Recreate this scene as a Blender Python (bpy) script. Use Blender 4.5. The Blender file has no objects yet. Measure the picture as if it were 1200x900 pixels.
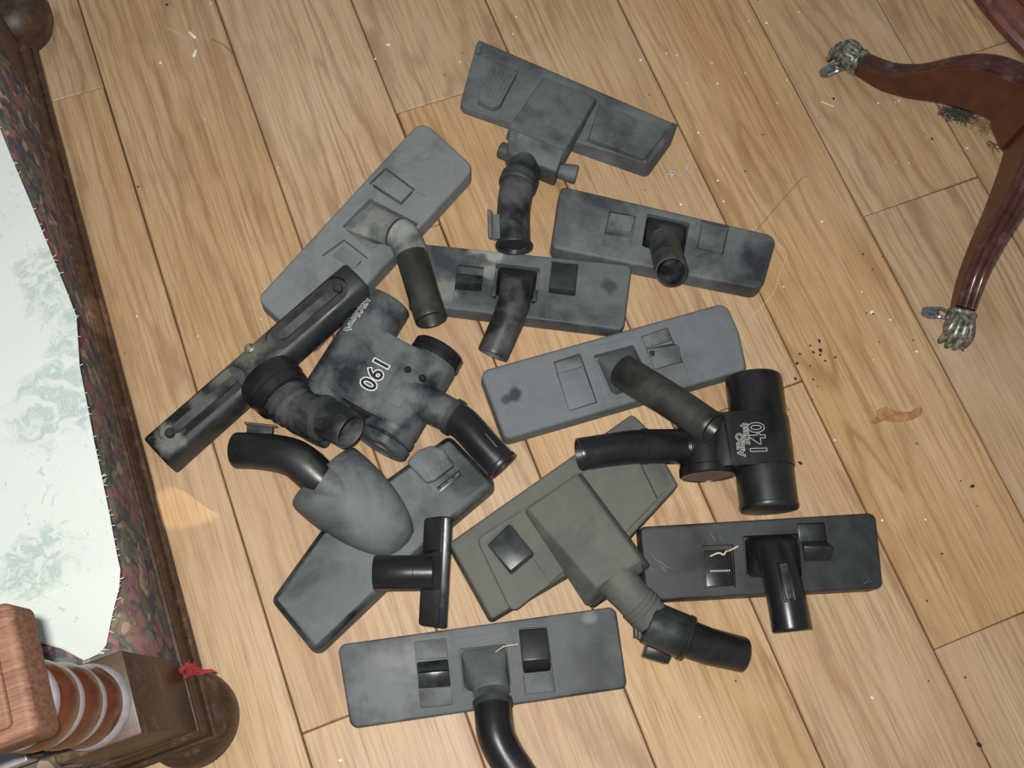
import bpy, bmesh, math, random
from mathutils import Vector, Matrix
random.seed(7)
SC = bpy.context.scene
COL = SC.collection
PI = math.pi

# ------------------------------------------------------------------ camera
CAM_H, TILT, ROLL, FPX = 1.2, 0.3142, 0.1384, 1200.0
CAM_R = Matrix.Rotation(TILT, 3, 'X') @ Matrix.Rotation(ROLL, 3, 'Z')
cd = bpy.data.cameras.new('camera'); cam = bpy.data.objects.new('camera', cd); COL.objects.link(cam)
cd.sensor_width = 36.0; cd.lens = 36.0; cd.clip_start = 0.02
cam.matrix_world = Matrix.Translation((0, 0, CAM_H)) @ CAM_R.to_4x4()
SC.camera = cam

# ------------------------------------------------------------------ light
SC.view_settings.view_transform = 'Standard'; SC.view_settings.look = 'None'
SC.view_settings.gamma = 1.0; SC.view_settings.use_curve_mapping = False
SC.view_settings.exposure = 0.0
wd = bpy.data.worlds.new('room_daylight'); SC.world = wd; wd.use_nodes = True
wd.node_tree.nodes['Background'].inputs[0].default_value = (0.93, 0.97, 1.0, 1)
wd.node_tree.nodes['Background'].inputs[1].default_value = 0.23
fl = bpy.data.lights.new('camera_flash', 'AREA'); fl.shape = 'RECTANGLE'; fl.size = 0.035; fl.size_y = 0.02
fl.energy = 16.6; fl.color = (1.0, 0.97, 0.92)
flo = bpy.data.objects.new('camera_flash', fl); COL.objects.link(flo)
flo.matrix_world = Matrix.Translation(Vector((0, 0, CAM_H)) + CAM_R @ Vector((-0.035, 0.03, 0.01))) @ CAM_R.to_4x4()

def W(px, py, z=0.0):
    """point of the place at height z seen at (px, py) of the 1200x900 photograph"""
    d = CAM_R @ Vector(((px - 600) / FPX, -(py - 450) / FPX, -1))
    return Vector((0, 0, CAM_H)) + d * ((CAM_H - z) / -d.z)

# thin shafts of low sun that reach the room through a gap in the curtains
for px, py, ang in ((219, 592, 0.72), (527, 434, 0.5), (114, 372, 0.7)):
    sl = bpy.data.lights.new('sun_shaft', 'SPOT'); sl.energy = 330; sl.color = (1.0, 0.86, 0.62); sl.spot_size = math.radians(ang); sl.spot_blend = 0.25; sl.shadow_soft_size = 0.004
    so = bpy.data.objects.new('sun_shaft', sl); COL.objects.link(so); tg = W(px, py, 0.0 if px > 150 else 0.09); dv = Vector((0.80, 0.25, 0.55)).normalized()
    so.location = tg + dv * 3.2; so.rotation_euler = dv.to_track_quat('Z', 'Y').to_euler()

# ------------------------------------------------------------------ materials
class NT:
    def __init__(s, name):
        s.m = bpy.data.materials.new(name); s.m.use_nodes = True
        s.t = s.m.node_tree; s.b = s.t.nodes['Principled BSDF']
    def n(s, typ, **kw):
        nd = s.t.nodes.new(typ)
        for k, v in kw.items(): setattr(nd, k, v)
        return nd
    def l(s, a, b): s.t.links.new(a, b)
    def val(s, sock, v):
        if hasattr(v, 'is_output') or isinstance(v, bpy.types.NodeSocket): s.l(v, sock)
        else: sock.default_value = v
    def math(s, op, a, b=0.0, clamp=False):
        nd = s.n('ShaderNodeMath', operation=op, use_clamp=clamp); s.val(nd.inputs[0], a); s.val(nd.inputs[1], b); return nd.outputs[0]
    def coord(s): return s.n('ShaderNodeTexCoord').outputs['Object']
    def mapping(s, v, scale=(1, 1, 1), loc=(0, 0, 0), rot=(0, 0, 0)):
        nd = s.n('ShaderNodeMapping'); s.l(v, nd.inputs[0]); s.val(nd.inputs['Location'], loc)
        nd.inputs['Scale'].default_value = scale; nd.inputs['Rotation'].default_value = rot; return nd.outputs[0]
    def noise(s, v, scale, detail=4, rough=0.55, dist=0.0):
        nd = s.n('ShaderNodeTexNoise'); s.l(v, nd.inputs['Vector']); nd.inputs['Scale'].default_value = scale
        nd.inputs['Detail'].default_value = detail; nd.inputs['Roughness'].default_value = rough
        nd.inputs['Distortion'].default_value = dist; return nd.outputs[0]
    def ramp(s, f, stops, interp='LINEAR'):
        nd = s.n('ShaderNodeValToRGB'); s.l(f, nd.inputs[0]); r = nd.color_ramp; r.interpolation = interp
        while len(r.elements) < len(stops): r.elements.new(0.5)
        for e, (p, c) in zip(r.elements, stops):
            e.position = p; e.color = (c, c, c, 1) if not isinstance(c, (tuple, list)) else (*c[:3], 1)
        return nd.outputs[0]
    def mix(s, f, a, b, typ='MIX'):
        nd = s.n('ShaderNodeMix', data_type='RGBA', blend_type=typ)
        s.val(nd.inputs[0], f)
        for i, v in ((6, a), (7, b)):
            if isinstance(v, (tuple, list)): nd.inputs[i].default_value = (*v[:3], 1)
            else: s.l(v, nd.inputs[i])
        return nd.outputs[2]
    def bump(s, h, strength, dist=0.001):
        nd = s.n('ShaderNodeBump'); s.l(h, nd.inputs['Height']); nd.inputs['Strength'].default_value = strength
        nd.inputs['Distance'].default_value = dist; s.l(nd.outputs[0], s.b.inputs['Normal'])
    def color(s, c):
        if isinstance(c, (tuple, list)): s.b.inputs['Base Color'].default_value = (*c[:3], 1)
        else: s.l(c, s.b.inputs['Base Color'])
    def rough(s, r): s.val(s.b.inputs['Roughness'], r)

def rgb(r, g, b):
    f = lambda c: ((c / 255 + 0.055) / 1.055) ** 2.4 if c > 10 else c / 255 / 12.92
    return (f(r), f(g), f(b))

def plastic(name, base, dust, amount, rough=0.42, seed=0.0, spec=0.45, patch=9.0, flecks=True, spots=()):
    """moulded plastic with a film of dust that has been rubbed off in patches"""
    m = NT(name); v = m.mapping(m.coord(), loc=(seed, seed * 1.7, seed * 0.3))
    n1 = m.noise(v, patch, 5, 0.6, 0.4); n2 = m.noise(v, patch * 5, 4, 0.7)
    lo = 0.72 - 0.55 * amount
    f = m.ramp(n1, [(max(0, lo - 0.12), 0.0), (min(1, lo + 0.12), 1.0)])
    f = m.math('MULTIPLY', f, m.ramp(n2, [(0.25, 0.65), (0.7, 1.0)]))
    c = m.mix(f, base, dust)
    if flecks:
        k = m.noise(v, 420, 2, 0.5)
        c = m.mix(m.ramp(k, [(0.72, 0.0), (0.78, 0.6)]), c, tuple(min(1, x * 1.6 + 0.05) for x in dust))
    tc = m.coord()
    for p, rad, col, k in spots:             # local stains and chalk marks: centre, radius, colour, strength
        dn = m.n('ShaderNodeVectorMath', operation='DISTANCE'); m.l(tc, dn.inputs[0]); dn.inputs[1].default_value = p
        q = m.math('ADD', dn.outputs['Value'], m.math('MULTIPLY', m.math('SUBTRACT', m.noise(tc, 55, 4, 0.65), 0.5), rad * 1.6))
        c = m.mix(m.math('MULTIPLY', m.ramp(m.math('DIVIDE', q, rad), [(0.45, 1.0), (1.0, 0.0)]), k), c, col)
    m.color(c); m.rough(m.math('ADD', rough, m.math('MULTIPLY', f, 0.25)))
    m.b.inputs['Specular IOR Level'].default_value = spec
    m.bump(m.noise(v, 900, 2), 0.12, 0.0006)
    return m.m

def plain(name, col, rough=0.5, metal=0.0, spec=0.5, var=0.15, scale=40, bump=0.0):
    m = NT(name); v = m.coord(); n = m.noise(v, scale, 4)
    m.color(m.mix(m.ramp(n, [(0.35, 0.0), (0.7, 1.0)]), tuple(c * (1 - var) for c in col), tuple(min(1, c * (1 + var)) for c in col)))
    m.rough(rough); m.b.inputs['Metallic'].default_value = metal; m.b.inputs['Specular IOR Level'].default_value = spec
    if bump: m.bump(n, bump, 0.001)
    return m.m

def oak_floor():
    m = NT('oak_plank'); rnd = m.n('ShaderNodeObjectInfo').outputs['Random']
    tc = m.coord()
    off = m.n('ShaderNodeCombineXYZ'); m.l(m.math('MULTIPLY', rnd, 41.0), off.inputs[0]); m.l(m.math('MULTIPLY', rnd, 97.0), off.inputs[1])
    add = m.n('ShaderNodeVectorMath', operation='ADD'); m.l(tc, add.inputs[0]); m.l(off.outputs[0], add.inputs[1])
    v = add.outputs[0]
    vs = m.mapping(v, (1, 0.12, 1))
    big = m.noise(vs, 5.5, 3, 0.5, 0.6)                       # slow field, its contours are the cathedral grain
    sep = m.n('ShaderNodeSeparateXYZ'); m.l(v, sep.inputs[0])
    ph = m.math('ADD', m.math('MULTIPLY', big, 85.0), m.math('MULTIPLY', sep.outputs[0], 190.0))
    ph = m.math('ADD', ph, m.math('MULTIPLY', m.noise(m.mapping(v, (1, 0.35, 1)), 28, 4), 7.0))
    ring = m.math('ADD', m.math('MULTIPLY', m.math('SINE', ph), 0.5), 0.5)
    ring = m.math('POWER', ring, 3.0)
    ring = m.math('MULTIPLY', ring, m.ramp(m.noise(m.mapping(v, (1, 0.3, 1)), 8, 2), [(0.38, 0.1), (0.62, 1.0)]))
    fib = m.noise(m.mapping(v, (1, 0.03, 1)), 300, 4, 0.65)
    tone = m.noise(m.mapping(v, (1, 0.25, 1)), 11, 3, 0.5)
    c = m.mix(m.ramp(tone, [(0.3, 0.0), (0.7, 1.0)]), rgb(186, 147, 98), rgb(202, 170, 127))
    c = m.mix(m.math('MULTIPLY', ring, 0.62), c, rgb(136, 96, 54))
    c = m.mix(m.math('MULTIPLY', m.ramp(fib, [(0.46, 0.0), (0.68, 1.0)]), 0.62), c, rgb(138, 98, 60))
    # knots
    vor = m.n('ShaderNodeTexVoronoi'); m.l(m.mapping(v, (1, 0.55, 1)), vor.inputs['Vector']); vor.inputs['Scale'].default_value = 3.1
    kn = m.math('ADD', vor.outputs['Distance'], m.math('MULTIPLY', m.noise(v, 60, 3), 0.03))
    c = m.mix(m.ramp(kn, [(0.018, 0.75), (0.05, 0.0)]), c, rgb(110, 74, 44))
    # grubby worn patches that cross the planks
    geo = m.n('ShaderNodeNewGeometry').outputs['Position']
    g = m.ramp(m.noise(geo, 3.2, 5, 0.6), [(0.45, 0.0), (0.72, 0.32)])
    c = m.mix(g, c, rgb(196, 170, 148))
    g2 = m.ramp(m.noise(m.mapping(geo, loc=(3, 8, 0)), 7, 5, 0.65), [(0.55, 0.0), (0.75, 0.28)])
    c = m.mix(g2, c, rgb(138, 98, 62))
    # dirt and burnish along the long edges of each plank
    tx = m.n('ShaderNodeSeparateXYZ'); m.l(tc, tx.inputs[0])
    ed = m.math('ADD', m.math('ABSOLUTE', tx.outputs[0]), m.math('MULTIPLY', m.noise(v, 30, 3), 0.0016))
    c = m.mix(m.ramp(m.math('MULTIPLY', ed, 10.0), [(0.862, 0.0), (0.888, 0.75)]), c, rgb(122, 84, 50))
    hsv = m.n('ShaderNodeHueSaturation'); m.l(c, hsv.inputs['Color'])
    m.l(m.math('ADD', 0.93, m.math('MULTIPLY', m.math('FRACT', m.math('MULTIPLY', rnd, 13.7)), 0.11)), hsv.inputs['Value'])
    m.l(m.math('ADD', 0.86, m.math('MULTIPLY', m.math('FRACT', m.math('MULTIPLY', rnd, 7.3)), 0.14)), hsv.inputs['Saturation'])
    m.color(hsv.outputs[0]); m.rough(0.56); m.b.inputs['Specular IOR Level'].default_value = 0.55
    m.bump(m.math('ADD', ring, fib), 0.14, 0.0006)
    return m.m

def wood(name, c1, c2, axis=(1, 12, 12), rough=0.35, scale=18, spec=0.5, wear=None):
    m = NT(name); v = m.mapping(m.coord(), axis)
    n = m.noise(v, scale, 5, 0.6, 0.3)
    c = m.mix(m.ramp(n, [(0.35, 0.0), (0.65, 1.0)]), c1, c2)
    if wear:
        w = m.ramp(m.noise(m.coord(), 45, 5, 0.7), [(0.55, 0.0), (0.68, 0.7)])
        c = m.mix(w, c, wear)
    m.color(c); m.rough(rough); m.b.inputs['Specular IOR Level'].default_value = spec
    m.bump(n, 0.15, 0.0006); return m.m

def tapestry():
    m = NT('tapestry_cloth'); v = m.coord()
    wv = m.n('ShaderNodeVectorMath', operation='ADD'); m.l(v, wv.inputs[0])
    d = m.n('ShaderNodeTexNoise'); m.l(v, d.inputs['Vector']); d.inputs['Scale'].default_value = 40; d.inputs['Detail'].default_value = 4
    sc = m.n('ShaderNodeVectorMath', operation='SCALE'); m.l(d.outputs['Color'], sc.inputs[0]); sc.inputs['Scale'].default_value = 0.035
    m.l(sc.outputs[0], wv.inputs[1])
    vor = m.n('ShaderNodeTexVoronoi'); m.l(m.mapping(wv.outputs[0], (1, 1.5, 1)), vor.inputs['Vector']); vor.inputs['Scale'].default_value = 88
    sep = m.n('ShaderNodeSeparateColor'); m.l(vor.outputs['Color'], sep.inputs[0])
    c = m.ramp(sep.outputs[0], [(0.0, rgb(70, 70, 90)), (0.2, rgb(92, 104, 86)), (0.40, rgb(128, 114, 88)), (0.56, rgb(96, 94, 92)),
                                (0.70, rgb(150, 66, 68)), (0.84, rgb(170, 140, 100)), (0.92, rgb(128, 60, 66))], 'CONSTANT')
    big = m.ramp(m.noise(v, 13, 4, 0.7), [(0.53, 0.0), (0.60, 0.55)])
    c = m.mix(big, c, rgb(150, 64, 68))
    ol = m.ramp(vor.outputs['Distance'], [(0.0, 0.0), (0.55, 0.0), (0.75, 0.45)])
    c = m.mix(ol, c, rgb(52, 56, 50))
    wav = m.noise(m.mapping(v, (1, 1, 1)), 900, 2)
    c = m.mix(m.ramp(wav, [(0.4, 0.0), (0.7, 0.35)]), c, rgb(150, 138, 120))
    hs = m.n('ShaderNodeHueSaturation'); m.l(c, hs.inputs['Color']); hs.inputs['Saturation'].default_value = 0.72; hs.inputs['Value'].default_value = 0.92; c = hs.outputs[0]
    m.color(c); m.rough(0.95); m.b.inputs['Specular IOR Level'].default_value = 0.1; m.bump(wav, 0.4, 0.001)
    return m.m

def damask():
    m = NT('damask_cloth'); v = m.coord()
    d = m.n('ShaderNodeTexNoise'); m.l(v, d.inputs['Vector']); d.inputs['Scale'].default_value = 16; d.inputs['Detail'].default_value = 3
    sc = m.n('ShaderNodeVectorMath', operation='SCALE'); m.l(d.outputs['Color'], sc.inputs[0]); sc.inputs['Scale'].default_value = 0.07
    ad = m.n('ShaderNodeVectorMath', operation='ADD'); m.l(v, ad.inputs[0]); m.l(sc.outputs[0], ad.inputs[1])
    vor = m.n('ShaderNodeTexVoronoi'); m.l(ad.outputs[0], vor.inputs['Vector']); vor.inputs['Scale'].default_value = 8
    blob = m.ramp(m.math('ADD', vor.outputs['Distance'], m.math('MULTIPLY', m.noise(v, 60, 4, 0.7), 0.35)), [(0.50, 1.0), (0.60, 0.0)])
    leaf = m.ramp(m.noise(ad.outputs[0], 60, 3, 0.6, 1.0), [(0.42, 0.12), (0.54, 1.0)])
    f = m.math('MULTIPLY', blob, leaf)
    sprig = m.ramp(m.noise(ad.outputs[0], 130, 3, 0.6), [(0.62, 0.0), (0.66, 0.75)])
    f = m.math('MAXIMUM', f, m.math('MULTIPLY', sprig, m.ramp(m.noise(v, 14, 2), [(0.48, 0.0), (0.54, 1.0)])))
    weave = m.noise(v, 700, 2, 0.5)
    f = m.math('MULTIPLY', f, m.ramp(weave, [(0.35, 0.55), (0.6, 1.0)]))
    c = m.mix(f, rgb(198, 204, 201), rgb(158, 177, 169))
    m.color(c); m.rough(0.85); m.b.inputs['Specular IOR Level'].default_value = 0.2; m.bump(weave, 0.3, 0.0008)
    return m.m

G_LIGHT = plastic('dusty_grey_plastic', rgb(80, 86, 89), rgb(122, 128, 130), 0.66, 0.5, 1.0, 0.3, 12)
G_LIGHT2 = plastic('dusty_slate_plastic', rgb(76, 82, 85), rgb(110, 117, 120), 0.6, 0.5, 4.3, 0.3, 11)
G_MID = plastic('dusty_charcoal_plastic', rgb(58, 63, 66), rgb(104, 110, 112), 0.5, 0.48, 7.1, 0.3, 13)
G_MID2 = plastic('worn_charcoal_plastic', rgb(48, 53, 56), rgb(104, 110, 113), 0.48, 0.42, 11.9, 0.35, 13)
G_OLIVE = plastic('dusty_taupe_plastic', rgb(66, 69, 65), rgb(99, 101, 95), 0.62, 0.5, 3.3, 0.3, 10)
G_DARK = plastic('dark_plastic', rgb(36, 39, 41), rgb(66, 70, 72), 0.36, 0.42, 2.2, 0.4, 11)
BLACK = plastic('black_plastic', rgb(22, 24, 26), rgb(44, 47, 49), 0.3, 0.3, 5.5, 0.5)
BLACK_DUSTY = plastic('black_dusty_plastic', rgb(26, 29, 30), rgb(84, 88, 88), 0.38, 0.36, 8.8, 0.45, 20)
BLACK_GREASY = plastic('greasy_black_plastic', rgb(28, 30, 28), rgb(58, 60, 54), 0.40, 0.33, 9.4, 0.5, 18)
GLOSS = plastic('glossy_black_plastic', rgb(30, 33, 35), rgb(62, 67, 70), 0.35, 0.2, 6.1, 0.6, 16, False)
WELL = plastic('recess_plastic', rgb(58, 62, 64), rgb(116, 121, 122), 0.5, 0.5, 14.1, 0.3, 20)
TURBO = plastic('smeared_black_plastic', rgb(28, 32, 36), rgb(92, 98, 101), 0.5, 0.38, 21.0, 0.4, 22)
CHALK = plastic('chalky_neck_plastic', rgb(84, 90, 90), rgb(150, 154, 150), 0.5, 0.5, 2.7, 0.3, 24)
HOLLOW = plain('bore_plastic', rgb(52, 54, 53), 0.6, 0, 0.3, 0.4)
PRINT_W = plain('white_print', rgb(225, 228, 228), 0.6, 0, 0.3, 0.05)
PRINT_G = plain('grey_print', rgb(190, 192, 190), 0.6, 0, 0.3, 0.05)
PRINT_K = plain('black_print', rgb(30, 32, 34), 0.5, 0, 0.3, 0.05)
OAK = oak_floor()
SUB = plain('joint_brown', rgb(104, 70, 42), 0.9)  # the floor slab's own brown, seen in the gaps between planks
MAHOG = wood('mahogany', rgb(62, 26, 16), rgb(80, 36, 22), (3, 3, 3), 0.3, 14, 0.5)
MAHOG_REED = wood('reeded_mahogany', rgb(58, 30, 25), rgb(80, 46, 38), (3, 3, 3), 0.25, 20, 0.6, rgb(100, 84, 78))
BRASS = NT('tarnished_brass'); _n = BRASS.noise(BRASS.coord(), 160, 4)
BRASS.color(BRASS.mix(BRASS.ramp(_n, [(0.4, 0.0), (0.65, 1.0)]), rgb(84, 86, 72), rgb(166, 168, 154)))
BRASS.b.inputs['Metallic'].default_value = 0.55; BRASS.rough(0.42); BRASS.bump(_n, 0.4, 0.001); BRASS = BRASS.m
STEEL = plain('caster_steel', rgb(132, 140, 150), 0.3, 0.7, 0.5, 0.3, 90)
CHAIR_WOOD = wood('dark_stained_wood', rgb(54, 40, 29), rgb(78, 58, 42), (8, 1, 8), 0.45, 16, 0.4, rgb(112, 92, 72))
ARM_WOOD = wood('worn_brown_wood', rgb(94, 64, 50), rgb(126, 92, 74), (16, 1, 6), 0.6, 30, 0.25)
TURN_WOOD = wood('turned_red_wood', rgb(74, 36, 22), rgb(98, 50, 30), (4, 4, 4), 0.25, 14, 0.6)
PEWTER = plain('worn_silvered_paint', rgb(156, 152, 156), 0.35, 0.25, 0.5, 0.2, 60)
TAPE = tapestry(); DAMASK = damask()
FRAY = plain('white_thread', rgb(226, 230, 222), 0.9)
YARN = plain('red_yarn', rgb(150, 58, 62), 0.9, 0, 0.1)
CRUMB_K = plain('black_crumb', rgb(40, 40, 36), 0.9)
CRUMB_W = plain('white_crumb', rgb(236, 236, 230), 0.8)
FLUFF = plain('grey_fluff', rgb(74, 76, 70), 0.95, 0, 0.1, 0.4, 300)
FLUFF2 = plain('tan_fluff', rgb(140, 122, 92), 0.95, 0, 0.1, 0.3, 300)
HAIR = plain('hair', rgb(110, 90, 66), 0.6)
STRAW = plain('pale_fibre', rgb(222, 206, 172), 0.7)
STAIN = plain('dried_brown_smear', rgb(164, 122, 82), 0.7, 0, 0.2, 0.3, 120)
GLASSY = NT('clear_shard'); GLASSY.color((0.9, 0.93, 0.95)); GLASSY.rough(0.12)
GLASSY.b.inputs['Transmission Weight'].default_value = 0.75; GLASSY = GLASSY.m

# ------------------------------------------------------------------ mesh helpers
def link(name, me, mat, parent=None, angle=38):
    o = bpy.data.objects.new(name, me); COL.objects.link(o)
    if mat: me.materials.clear(); me.materials.append(mat)
    for p in me.polygons: p.use_smooth = True
    me.set_sharp_from_angle(angle=math.radians(angle))
    if parent: o.parent = parent
    return o
def done(bm, name):
    bmesh.ops.recalc_face_normals(bm, faces=bm.faces)
    me = bpy.data.meshes.new(name); bm.to_mesh(me); bm.free(); return me
def obj(name, bm, mat, parent=None, angle=38): return link(name, done(bm, name), mat, parent, angle)
def tag(o, label, cat, group=None, kind=None):
    if label: o['label'] = label
    if cat: o['category'] = cat
    if group: o['group'] = group
    if kind: o['kind'] = kind
    return o

def loft(bm, rings, cap0=True, cap1=True, closed=True):
    vs = [[bm.verts.new(p) for p in r] for r in rings]; n = len(vs[0])
    for a, b in zip(vs, vs[1:]):
        for i in range(n if closed else n - 1):
            j = (i + 1) % n; bm.faces.new((a[i], a[j], b[j], b[i]))
    if cap0: bm.faces.new(list(reversed(vs[0])))
    if cap1: bm.faces.new(vs[-1])
    return vs

def ccw(pts):
    a = sum(p[0] * q[1] - q[0] * p[1] for p, q in zip(pts, pts[1:] + pts[:1]))
    return pts if a > 0 else list(reversed(pts))
def rounded(pts, r, seg=7):
    """round the corners of a polygon; r is one radius or one per corner"""
    n = len(pts); out = []
    rs = list(r) if isinstance(r, (list, tuple)) else [r] * n
    for i in range(n):
        p = Vector(pts[i][:2]); a = Vector(pts[i - 1][:2]) - p; b = Vector(pts[(i + 1) % n][:2]) - p
        la, lb = a.length, b.length; a.normalize(); b.normalize()
        ang = math.acos(max(-1, min(1, a.dot(b))))
        if rs[i] <= 1e-6 or ang > PI - 0.05: out.append(p); continue
        t = min(rs[i] / math.tan(ang / 2), la * 0.48, lb * 0.48); rr = t * math.tan(ang / 2)
        c = p + (a + b).normalized() * (rr / math.sin(ang / 2))
        s = p + a * t; e = p + b * t
        a0 = math.atan2(s.y - c.y, s.x - c.x); a1 = math.atan2(e.y - c.y, e.x - c.x)
        d = (a1 - a0 + PI) % (2 * PI) - PI
        for k in range(seg + 1): out.append(c + Vector((math.cos(a0 + d * k / seg), math.sin(a0 + d * k / seg))) * rr)
    return out
def inset(pts, d):
    n = len(pts); out = []
    for i in range(n):
        a = pts[i - 1]; b = pts[(i + 1) % n]; p = pts[i]
        e1 = (p - a); e2 = (b - p)
        n1 = Vector((-e1.y, e1.x)); n2 = Vector((-e2.y, e2.x))
        if n1.length: n1.normalize()
        if n2.length: n2.normalize()
        m = n1 + n2
        if m.length < 1e-9: out.append(p.copy()); continue
        m.normalize(); k = max(0.35, m.dot(n1)); out.append(p + m * (d / k))
    return out
def slab_bm(pts, z0, z1, r=0.006, edge=0.003, draft=0.0, seg=5, foot=0.0, bm=None, rc=None):
    """a flat moulded body: outline pts (top outer edge), rounded corners, rolled-over top edge"""
    bm = bm or bmesh.new()
    out = rounded(pts, r) if True else pts
    a = sum(p.x * q.y - q.x * p.y for p, q in zip(out, out[1:] + out[:1]))
    if a < 0: out.reverse()
    rings = []
    if foot: rings.append([(p.x, p.y, z0) for p in inset(out, foot - draft)]); rings.append([(p.x, p.y, z0 + foot) for p in inset(out, -draft)])
    else: rings.append([(p.x, p.y, z0) for p in inset(out, -draft)])
    for k in range(seg + 1):
        t = k / seg * PI / 2
        rings.append([(p.x, p.y, z1 - edge + edge * math.sin(t)) for p in inset(out, edge * (1 - math.cos(t)))])
    loft(bm, rings); return bm
def shear(bm, f):
    for v in bm.verts: v.co.z += f(v.co)
def hexa_bm(top, base, bevel=0.0012, seg=2, bm=None):
    """a block from four top points and four base points, edges bevelled"""
    b = bmesh.new()
    t = [b.verts.new(p) for p in top]; q = [b.verts.new(p) for p in base]
    b.faces.new(t); b.faces.new(list(reversed(q)))
    for i in range(4):
        j = (i + 1) % 4; b.faces.new((q[i], q[j], t[j], t[i]))
    bmesh.ops.recalc_face_normals(b, faces=b.faces)
    if bevel: bmesh.ops.bevel(b, geom=b.edges[:], offset=bevel, segments=seg, affect='EDGES', profile=0.5, clamp_overlap=True)
    if bm is None: return b
    me = bpy.data.meshes.new('t'); b.to_mesh(me); b.free(); bm.from_mesh(me); bpy.data.meshes.remove(me); return bm
def box_bm(c, d, rz=0.0, bevel=0.001, bm=None, R=None, seg=2):
    M = (R or Matrix.Rotation(rz, 3, 'Z'))
    P = lambda sx, sy, sz: Vector(c) + M @ Vector((sx * d[0] / 2, sy * d[1] / 2, sz * d[2] / 2))
    cs = [(-1, -1), (1, -1), (1, 1), (-1, 1)]
    return hexa_bm([P(a, b, 1) for a, b in cs], [P(a, b, -1) for a, b in cs], bevel, seg, bm)
def basis(d):
    d = d.normalized(); u = Vector((1, 0, 0)) if abs(d.x) < 0.85 else Vector((0, 1, 0))
    u = (u - d * u.dot(d)).normalized(); return u, d.cross(u)
def spline(path, n=6):
    P = [Vector(p) for p in path]; out = []
    for i in range(len(P) - 1):
        a = P[max(i - 1, 0)]; b = P[i]; c = P[i + 1]; d = P[min(i + 2, len(P) - 1)]
        for k in range(n):
            t = k / n; t2 = t * t; t3 = t2 * t
            v = 0.5 * ((2 * b) + (c - a) * t + (2 * a - 5 * b + 4 * c - d) * t2 + (3 * b - a - 3 * c + d) * t3)
            v[3] = b[3] + (c[3] - b[3]) * t
            out.append(v)
    out.append(P[-1]); return out
def tube_bm(path, smooth=True, wall=0.0022, hollow=0.05, seg=30, bm=None, sq=None):
    """pipe through (x, y, z, radius) points, open at its far end"""
    bm = bm or bmesh.new()
    P = spline(path) if smooth and len(path) > 2 else [Vector(p) for p in path]
    C = [Vector(p[:3]) for p in P]; R = [p[3] for p in P]; rings = []; u = None
    for i, c in enumerate(C):
        a = C[max(i - 1, 0)]; b = C[min(i + 1, len(C) - 1)]; d = (b - a)
        if d.length < 1e-9: d = C[-1] - C[0]
        d.normalize()
        u = basis(d)[0] if u is None else (u - d * u.dot(d)).normalized()
        w = d.cross(u)
        rings.append([c + (u * math.cos(t) + w * math.sin(t)) * R[i] for t in (2 * PI * k / seg for k in range(seg))])
    if hollow:
        d = (C[-1] - C[-2]).normalized(); w = d.cross(u); r = R[-1]
        ring = lambda rr, s: [C[-1] - d * s + (u * math.cos(t) + w * math.sin(t)) * rr for t in (2 * PI * k / seg for k in range(seg))]
        rings[-1] = ring(r - 0.0004, 0.0); rings.insert(-1, ring(r, 0.0006))
        rings += [ring(r - wall + 0.0004, 0.0), ring(r - wall, 0.0006), ring(r - wall - 0.0004, hollow)]
    loft(bm, rings); return bm
def sleeve_bm(p0, p1, prof, seg=32, bm=None):
    """solid of revolution from p0 to p1, prof = (fraction along, radius)"""
    bm = bm or bmesh.new(); p0 = Vector(p0[:3]); p1 = Vector(p1[:3]); d = p1 - p0; u, w = basis(d)
    loft(bm, [[p0 + d * t + (u * math.cos(a) + w * math.sin(a)) * r for a in (2 * PI * k / seg for k in range(seg))] for t, r in prof])
    return bm
def hood_bm(rect, c, d, r, z=None, seg=32, ext=0.0, bm=None):
    """rectangle (four points) drawn up into a round spigot of radius r at c, pointing along d"""
    bm = bm or bmesh.new(); c = Vector(c[:3]); d = Vector(d[:3]).normalized(); rc = [Vector(p) for p in rect]
    m = sum(rc, Vector()) / 4; ex = ((rc[1] - rc[0]) + (rc[2] - rc[3])) / 4; ey = ((rc[3] - rc[0]) + (rc[2] - rc[1])) / 4
    u = (ex - d * ex.dot(d)).normalized(); w = d.cross(u)
    if w.dot(ey) < 0 and abs(w.dot(ey)) > 0.2 * ey.length: w = -w
    A = []; B = []
    for k in range(seg):
        t = 2 * PI * (k + 0.5) / seg; q = max(abs(math.cos(t)), abs(math.sin(t)))
        A.append(m + ex * (math.cos(t) / q) + ey * (math.sin(t) / q)); B.append(c + (u * math.cos(t) + w * math.sin(t)) * r)
    rings = [A]
    for s in (0.25, 0.5, 0.75, 1.0): 
        e = s * s * (3 - 2 * s)
        rings.append([a.lerp(b, 0.35 * s + 0.65 * e) for a, b in zip(A, B)])
    if ext: rings.append([p + d * ext for p in B])
    loft(bm, rings); return bm
def cut(o, cutters):
    """take the cutter solids out of o"""
    tmp = []
    for bm in cutters:
        me = done(bm, 'c'); co = bpy.data.objects.new('c', me); COL.objects.link(co); co.parent = o.parent; tmp.append(co)
        md = o.modifiers.new('b', 'BOOLEAN'); md.operation = 'DIFFERENCE'; md.object = co; md.solver = 'EXACT'
    bpy.context.view_layer.update()
    me = bpy.data.meshes.new_from_object(o.evaluated_get(bpy.context.evaluated_depsgraph_get()))
    old = o.data; o.modifiers.clear(); o.data = me; mat = old.materials[0]
    me.materials.clear(); me.materials.append(mat)
    for p in me.polygons: p.use_smooth = True; p.material_index = 0
    me.set_sharp_from_angle(angle=math.radians(38))
    for co in tmp: m2 = co.data; bpy.data.objects.remove(co); bpy.data.meshes.remove(m2)
    bpy.data.meshes.remove(old)
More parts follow.
